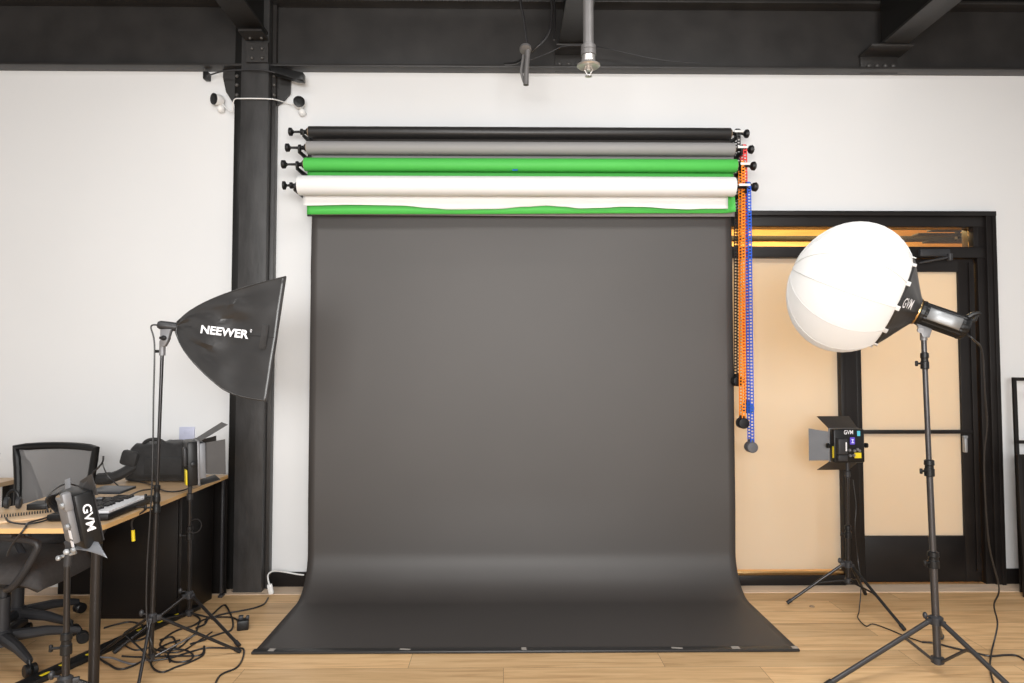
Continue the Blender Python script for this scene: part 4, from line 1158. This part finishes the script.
# mouse-size black device with cable, notebook
q = dz(41, 508)
dv = thing('card_reader', 'small black box with a silver top near the spiral notebook', 'device', q)
b = B(); b.box(q + V((0, 0, .014)), (.085, .10, .028), Matrix.Rotation(.2, 3, 'Z'), .004); obj('body', b, M['plastic'], dv)
b = B(); b.box(q + V((.045, .06, .018)), (.06, .07, .03), Matrix.Rotation(.2, 3, 'Z'), .004); obj('silver_top', b, M['silver'], dv)
nb = thing('spiral_notebook', 'spiral bound notebook lying flat on the near desk edge', 'notebook', dz(22, 518))
a0 = dz(-14, 521); a1 = dz(52, 514)
nd = (a1 - a0); nd.z = 0; NL = nd.length; nd.normalize(); nw = V((-nd.y, nd.x, 0)); NX = Matrix((nd, nw, V((0, 0, 1)))).transposed()
b = B(); b.box(a0 + nd * NL / 2 - nw * .055 + V((0, 0, .005)), (NL, .11, .009), NX, .001); obj('pages', b, M['desk'], nb)
b = B()
for i in range(24):
    cc = a0 + nd * (NL * (i + .5) / 24) + V((0, 0, .010))
    b.tube([cc + nw * .010 * math.cos(2 * PI * k / 8) + V((0, 0, .010 * math.sin(2 * PI * k / 8))) for k in range(8)], .0022, 5, closed=True)
obj('wire_spiral', b, M['plastic'], nb)
# headphones-like black bundle at the far left
q = dz(13, 509)
hp_ = thing('headphones', 'black headphones standing on the desk before the mesh chair', 'headphones', q)
b = B(); b.tube(smooth_path([q + V((-.03, 0, .03)), q + V((-.026, .0, .07)), q + V((0, 0, .088)), q + V((.022, 0, .07)), q + V((.026, 0, .03))], 6), .007, 8); obj('headband', b, M['plastic'], hp_)
for s_ in (-.030, .026):
    b = B(); b.lathe([(.014, -.012), (.026, -.008), (.028, .006), (.020, .012)], q + V((s_, 0, .030)), (1, .4, 0), 18); obj('ear_cup', b, M['plastic_mid'], hp_)
# cable reel by the panel
q = dz(58, 515)
b = B()
for k in range(4): b.tube([q + V((.045 * math.cos(a) * (1 - .06 * k), .02 * math.sin(a * 2) + .012 * k, .052 + .045 * math.sin(a))) for a in [2 * PI * j / 16 for j in range(16)]], .0055, 6, closed=True)
tag(obj('cable_coil', b, M['cable'], loc=q), 'coil of black cable standing on the desk behind the lettered panel', 'cable')
deskc = [
    ('black cable looping up from the desk before the mesh chair back', [(48, 512, 0), (46, 500, .05), (54, 490, .07), (66, 484, .04), (78, 486, .01), (92, 490, .01)]),
    ('black cable trailing along the notebook spiral', [(52, 518, .008), (40, 522, .006), (25, 524, .006), (10, 522, .006), (6, 518, .008)]),
    ('thin cable dropping over the near desk edge by the notebook', [(56, 514, .01), (42, 519, .006), (28, 523, .006), (19, 529, .004)]),
    ('black cable twisting across the music keyboard', [(100, 505, .06), (112, 500, .07), (126, 497, .07), (140, 491, .06), (152, 489, .02), (160, 486, .006)]),
    ('black cable lying between the bag and the stickered panel', [(128, 480, .01), (140, 482, .006), (152, 485, .006), (165, 491, .006), (180, 491, .006), (192, 487, .006)]),
    ('black cable bunch beside the lettered panel on the desk', [(92, 512, .02), (98, 505, .04), (104, 508, .03), (98, 514, .02), (92, 508, .03), (96, 500, .03)]),
]
for lab, pts in deskc:
    pp = [dz(x, y, DZ + h + .004) for x, y, h in pts]
    if 'over the near' in lab:
        pp[-1] = V((pp[-1].x, DY0 - .008, DZ + .004)); pp.append(at(12, 545, DY0 - .012)); pp.append(at(7, 556, DY0 - .01))
    wire('desk_cable', lab, pp, .0042, M['cable'], 'cables on the desk')
mp_ = [dz(88, 478 + 4, DZ + .02), dz(95, 468, DZ + .05), dz(102, 461, DZ + .06)]
pY = dz(100, 490).y
wire('gooseneck_cable', 'stiff black cable sticking up between chair back and bag', [at(88, 486, pY), at(92, 474, pY), at(98, 468, pY), at(102.5, 462, pY), at(103.5, 456, pY)], .005, M['cable'])
wire('gooseneck_cable', 'thin black cable bending down onto the tablet beside the bag', [at(102.5, 462, pY + .01), at(104, 468, pY + .01), at(108, 476, pY + .02), at(113, 481, pY + .02), at(119, 486.5, pY)], .0035, M['cable'])
# wall plate
q = at(187, 436, WALL - .006)
pw = thing('wall_plate', 'pale blue grey cover plate on the white wall behind the bag', 'wall plate', V((q.x, WALL, q.z)))
b = B(); b.box(q, (.10, .012, .12), None, .004); obj('cover', b, M['plate'], pw)
b = B()
for dz_ in (-.03, .03): b.box(q + V((0, -.006, dz_)), (.034, .004, .028), None, .001)
obj('outlet', b, M['plate'], pw)

# ================================================================== FLOOR CABLES
def fcable(label, pts, r=.0045, z=None, m='cable', lift=()):
    pp = []
    for i, q in enumerate(pts):
        p = atz(q[0], q[1], r + .001); hz_ = q[2] if len(q) > 2 else 0
        pp.append(V((p.x, p.y, r + .001 + hz_)))
    return wire('floor_cable', label, pp, r, M[m], None)
fcable('black cable running from the white plug to the stands across the floor', [(268, 598), (264, 604), (254, 608), (240, 611), (228, 613), (216, 616), (208, 619), (205, 624), (196, 628)], .005)
fcable('black cable forming a pointed loop behind the brick adapter', [(205, 622), (215, 612), (224, 605), (229, 611), (233, 622), (231, 630), (222, 633), (210, 637), (204, 640), (190, 644)], .005)
fcable('black cable from the brick adapter towards the stand legs', [(240, 623), (234, 618), (222, 617), (210, 618), (200, 622), (196, 632), (188, 640), (178, 648), (160, 650)], .0045)
fcable('black cable wandering to the near floor edge past the stand foot', [(150, 661), (170, 658), (190, 652), (206, 648), (226, 648), (239, 648), (244, 650), (242, 660), (236, 668), (224, 673), (218, 678), (214, 688)], .0045)
fcable('black cable in a wide loop reaching out in front of the softbox stand', [(122, 656), (140, 657), (170, 656), (200, 655), (204, 646), (203, 655), (190, 662), (176, 667), (163, 672), (154, 669), (150, 660), (152, 652)], .0045)
fcable('black cable oval lying beside the softbox stand pole', [(170, 662), (168, 655), (172, 650), (185, 650), (193, 655), (190, 660), (180, 662), (172, 661), (165, 655)], .0045, lift=())
fcable('black cable sagging low under the desk leg side of the stands', [(98, 658), (108, 664), (118, 669), (130, 667), (142, 661), (150, 655), (165, 645), (180, 640)], .005)
fcable('grey cable lying between desk leg and softbox stand', [(98, 657), (112, 658), (124, 662), (134, 664), (146, 660)], .0045, m='grey')
fcable('black cable bundle curling beneath the black bar', [(104, 628), (118, 624), (132, 622), (146, 627), (150, 634), (140, 640), (128, 640), (124, 634), (132, 628)], .005)
fcable('black cable snaking across the bar behind the two stands', [(165, 616), (178, 612), (192, 614), (200, 620), (192, 626), (178, 630), (166, 637), (160, 645), (170, 650), (176, 645), (172, 637), (160, 640)], .005)
fcable('thin dark cable hugging the softbox stand feet', [(110, 650), (122, 645), (135, 650), (150, 648), (165, 652), (182, 651), (200, 640), (212, 632)], .004)
fcable('black cable crossing the floor to the far stand from the grey stand', [(1030, 664), (1018, 656), (1005, 655), (990, 656), (972, 652), (950, 647), (935, 643), (922, 642)], .005)
q = atz(243, 629, 0)
ad = thing('power_adapter', 'black brick power adapter with plugs on the floor before the column', 'adapter', q)
b = B(); b.box(q + V((0, 0, .026)), (.06, .06, .052), Matrix.Rotation(.3, 3, 'Z'), .006); obj('body', b, M['plastic'], ad)
b = B(); b.box(q + V((-.012, .0, .062)), (.025, .03, .022), Matrix.Rotation(.3, 3, 'Z'), .005); b.box(q + V((.02, .01, .06)), (.018, .025, .018), Matrix.Rotation(.3, 3, 'Z'), .005); obj('plug', b, M['plastic_mid'], ad)
# white socket end
q = at(270, 589, 4.36)
ws = thing('extension_socket', 'white extension cord socket hanging beside the column foot', 'extension cord', V((q.x, q.y, 0)))
b = B(); b.box(at(270.5, 589, 4.36), (.032, .022, .065), Matrix.Rotation(-.25, 3, 'Y'), .008); obj('socket', b, M['white'], ws)
b = B(); b.tube(smooth_path([at(269, 584, 4.36), at(268, 575, 4.38), at(274, 571, 4.44), at(285, 572, 4.52), at(296, 574, 4.545), at(304, 575, 4.55)], 6), .005, 8); obj('cord', b, M['white'], ws)
# long dark bar with yellow marks on the floor
s0_ = atz(20, 690, 0); s1_ = atz(196, 609, 0); dd = s1_ - s0_; Ls = dd.length; dd.normalize()
br_ = thing('slider_bar', 'long black bar with yellow marks lying on the floor under the stands', 'camera slider', (s0_ + s1_) / 2)
SX_ = Matrix((dd, V((-dd.y, dd.x, 0)), V((0, 0, 1)))).transposed(); nn_ = V((-dd.y, dd.x, 0))
b = B(); b.box((s0_ + s1_) / 2 + V((0, 0, .014)), (Ls, .075, .026), SX_, .006); obj('rail', b, M['plastic'], br_)
for f in (.10, .20, .32, .62, .74, .86):
    b = B(); b.box(s0_ + dd * Ls * f + V((0, 0, .0275)) + nn_ * random.uniform(-.015, .015), (.045, .018, .002), SX_, 0); obj('yellow_mark', b, M['yellow'], br_)
# cable of the small panel light
c_ = [at(853, 480, 4.17), at(856, 505, 4.17), at(855, 530, 4.17), at(858, 560, 4.2), at(861, 585, 4.12)] + [V((p.x, p.y, .005)) for p in (atz(x, y, .005) for x, y in ((859, 612), (858, 618), (866, 626), (873, 624), (888, 629), (905, 636), (922, 642)))]
wire('panel_cable', 'thin dark cable falling from the panel light before the mullion', c_, .0032, M['cable'])
b = B(); q = atz(812, 607, 0); b.lathe([(.004, .0), (.016, .002), (.014, .006), (.004, .008)], q, (0, 0, 1), 12); tag(obj('lens_cap', b, M['core'], loc=q), 'tiny dark disc lying on the planks before the sidelight', 'cap')
# cord ring on the second stand
q = at(195, 526, 3.80); b = B(); b.tube([q + V((.035 * math.cos(a), .01 * math.sin(a), .035 * math.sin(a))) for a in [2 * PI * k / 20 for k in range(20)]], .0032, 6, closed=True); b.tube(smooth_path([q + V((-.035, 0, 0)), q + V((-.04, 0, -.03)), q + V((-.02, 0, -.08)), q + V((-.022, 0, -.2)), q + V((-.03, 0, -.33))], 6), .0032, 6)
tag(obj('cord_ring', b, M['cable'], loc=q), 'ring of thin cord hung on the stand beside the bag', 'cord')

# leaning frames at the edge of the wall
def leaning(px0, py0, px1, py1, Y, w, label, panel, name):
    a = at(px0, py0, Y); c = at(px1, py1, Y - .05)
    dn = (c - a).normalized(); rt = V((1, 0, 0)); rt = (rt - dn * rt.dot(dn)).normalized()
    ln = a.z / -dn.z
    t = thing(name, label, 'frame', a + dn * ln)
    fwd = rt.cross(dn).normalized()
    if fwd.y > 0: fwd = -fwd
    X = Matrix((rt, fwd, -dn)).transposed()
    def bar(p0, p1, wd):
        m_ = (p0 + p1) / 2; d_ = p1 - p0
        hor = abs(d_.dot(rt)) > abs(d_.dot(dn))
        b = B(); b.box(m_, (d_.length + wd if hor else wd, .02, wd if hor else d_.length), X, .002); return b
    wd = .022
    obj('stile', bar(a, a + dn * ln, wd), M['frame'], t); obj('stile', bar(a + rt * w, a + rt * w + dn * ln, wd), M['frame'], t)
    obj('rail', bar(a, a + rt * w, wd), M['frame'], t)
    if panel:
        b = B(); b.box(a + rt * w / 2 + dn * ln / 2 - fwd * .0, (w, .012, ln), X); obj('panel', b, M['pedestal'], t)
    else:
        obj('rail', bar(a + dn * ln * .30, a + dn * ln * .30 + rt * w, wd), M['frame'], t)
        obj('rail', bar(a + dn * ln * .96, a + dn * ln * .96 + rt * w, wd), M['frame'], t)
leaning(1014, 379, 1021, 560, 4.46, .55, 'tall open black metal frame leaning on the wall beside the door', False, 'metal_frame')
leaning(1018.5, 456, 1024.5, 575, 4.36, .5, 'dark board leaning in front of the open metal frame', True, 'leaning_board')

# ================================================================== LIGHT
def area(name, loc, target, sx_, sy_, power, col=(1, 1, 1)):
    l = bpy.data.lights.new(name, 'AREA'); l.shape = 'RECTANGLE'; l.size = sx_; l.size_y = sy_; l.energy = power; l.color = col
    o = bpy.data.objects.new(name, l); COL.objects.link(o); o.location = loc
    d = V(target) - V(loc); o.rotation_euler = d.to_track_quat('-Z', 'Y').to_euler()
    return o
area('window_daylight', (0.1, -2.2, 1.9), (0.1, 4.5, 1.5), 3.2, 1.7, 285, (1.0, .99, .975))
area('ceiling_lamp', (-1.5, 1.6, 3.9), (-1.5, 2.2, 0), 2.2, .8, 60, (1.0, .985, .965))
area('ceiling_lamp', (1.5, 1.6, 3.9), (1.5, 2.2, 0), 2.2, .8, 60, (1.0, .985, .965))
area('corridor_lamp', (2.3, 6.4, 3.05), (2.3, 6.6, 0), 3.2, .8, 140, (1.0, .68, .30))
pl_ = bpy.data.lights.new('lantern_bulb', 'POINT'); pl_.energy = 1.7; pl_.shadow_soft_size = .05; po = bpy.data.objects.new('lantern_bulb', pl_); COL.objects.link(po); po.location = gc
w = bpy.data.worlds.new('world'); SC.world = w; w.use_nodes = True
bg_ = w.node_tree.nodes['Background']; bg_.inputs['Color'].default_value = (1.0, .98, .96, 1); bg_.inputs['Strength'].default_value = .52
SC.view_settings.view_transform = 'Standard'
SC.view_settings.look = 'None'
SC.view_settings.exposure = 0.22
SC.view_settings.gamma = 1.0
SC.view_settings.use_curve_mapping = False
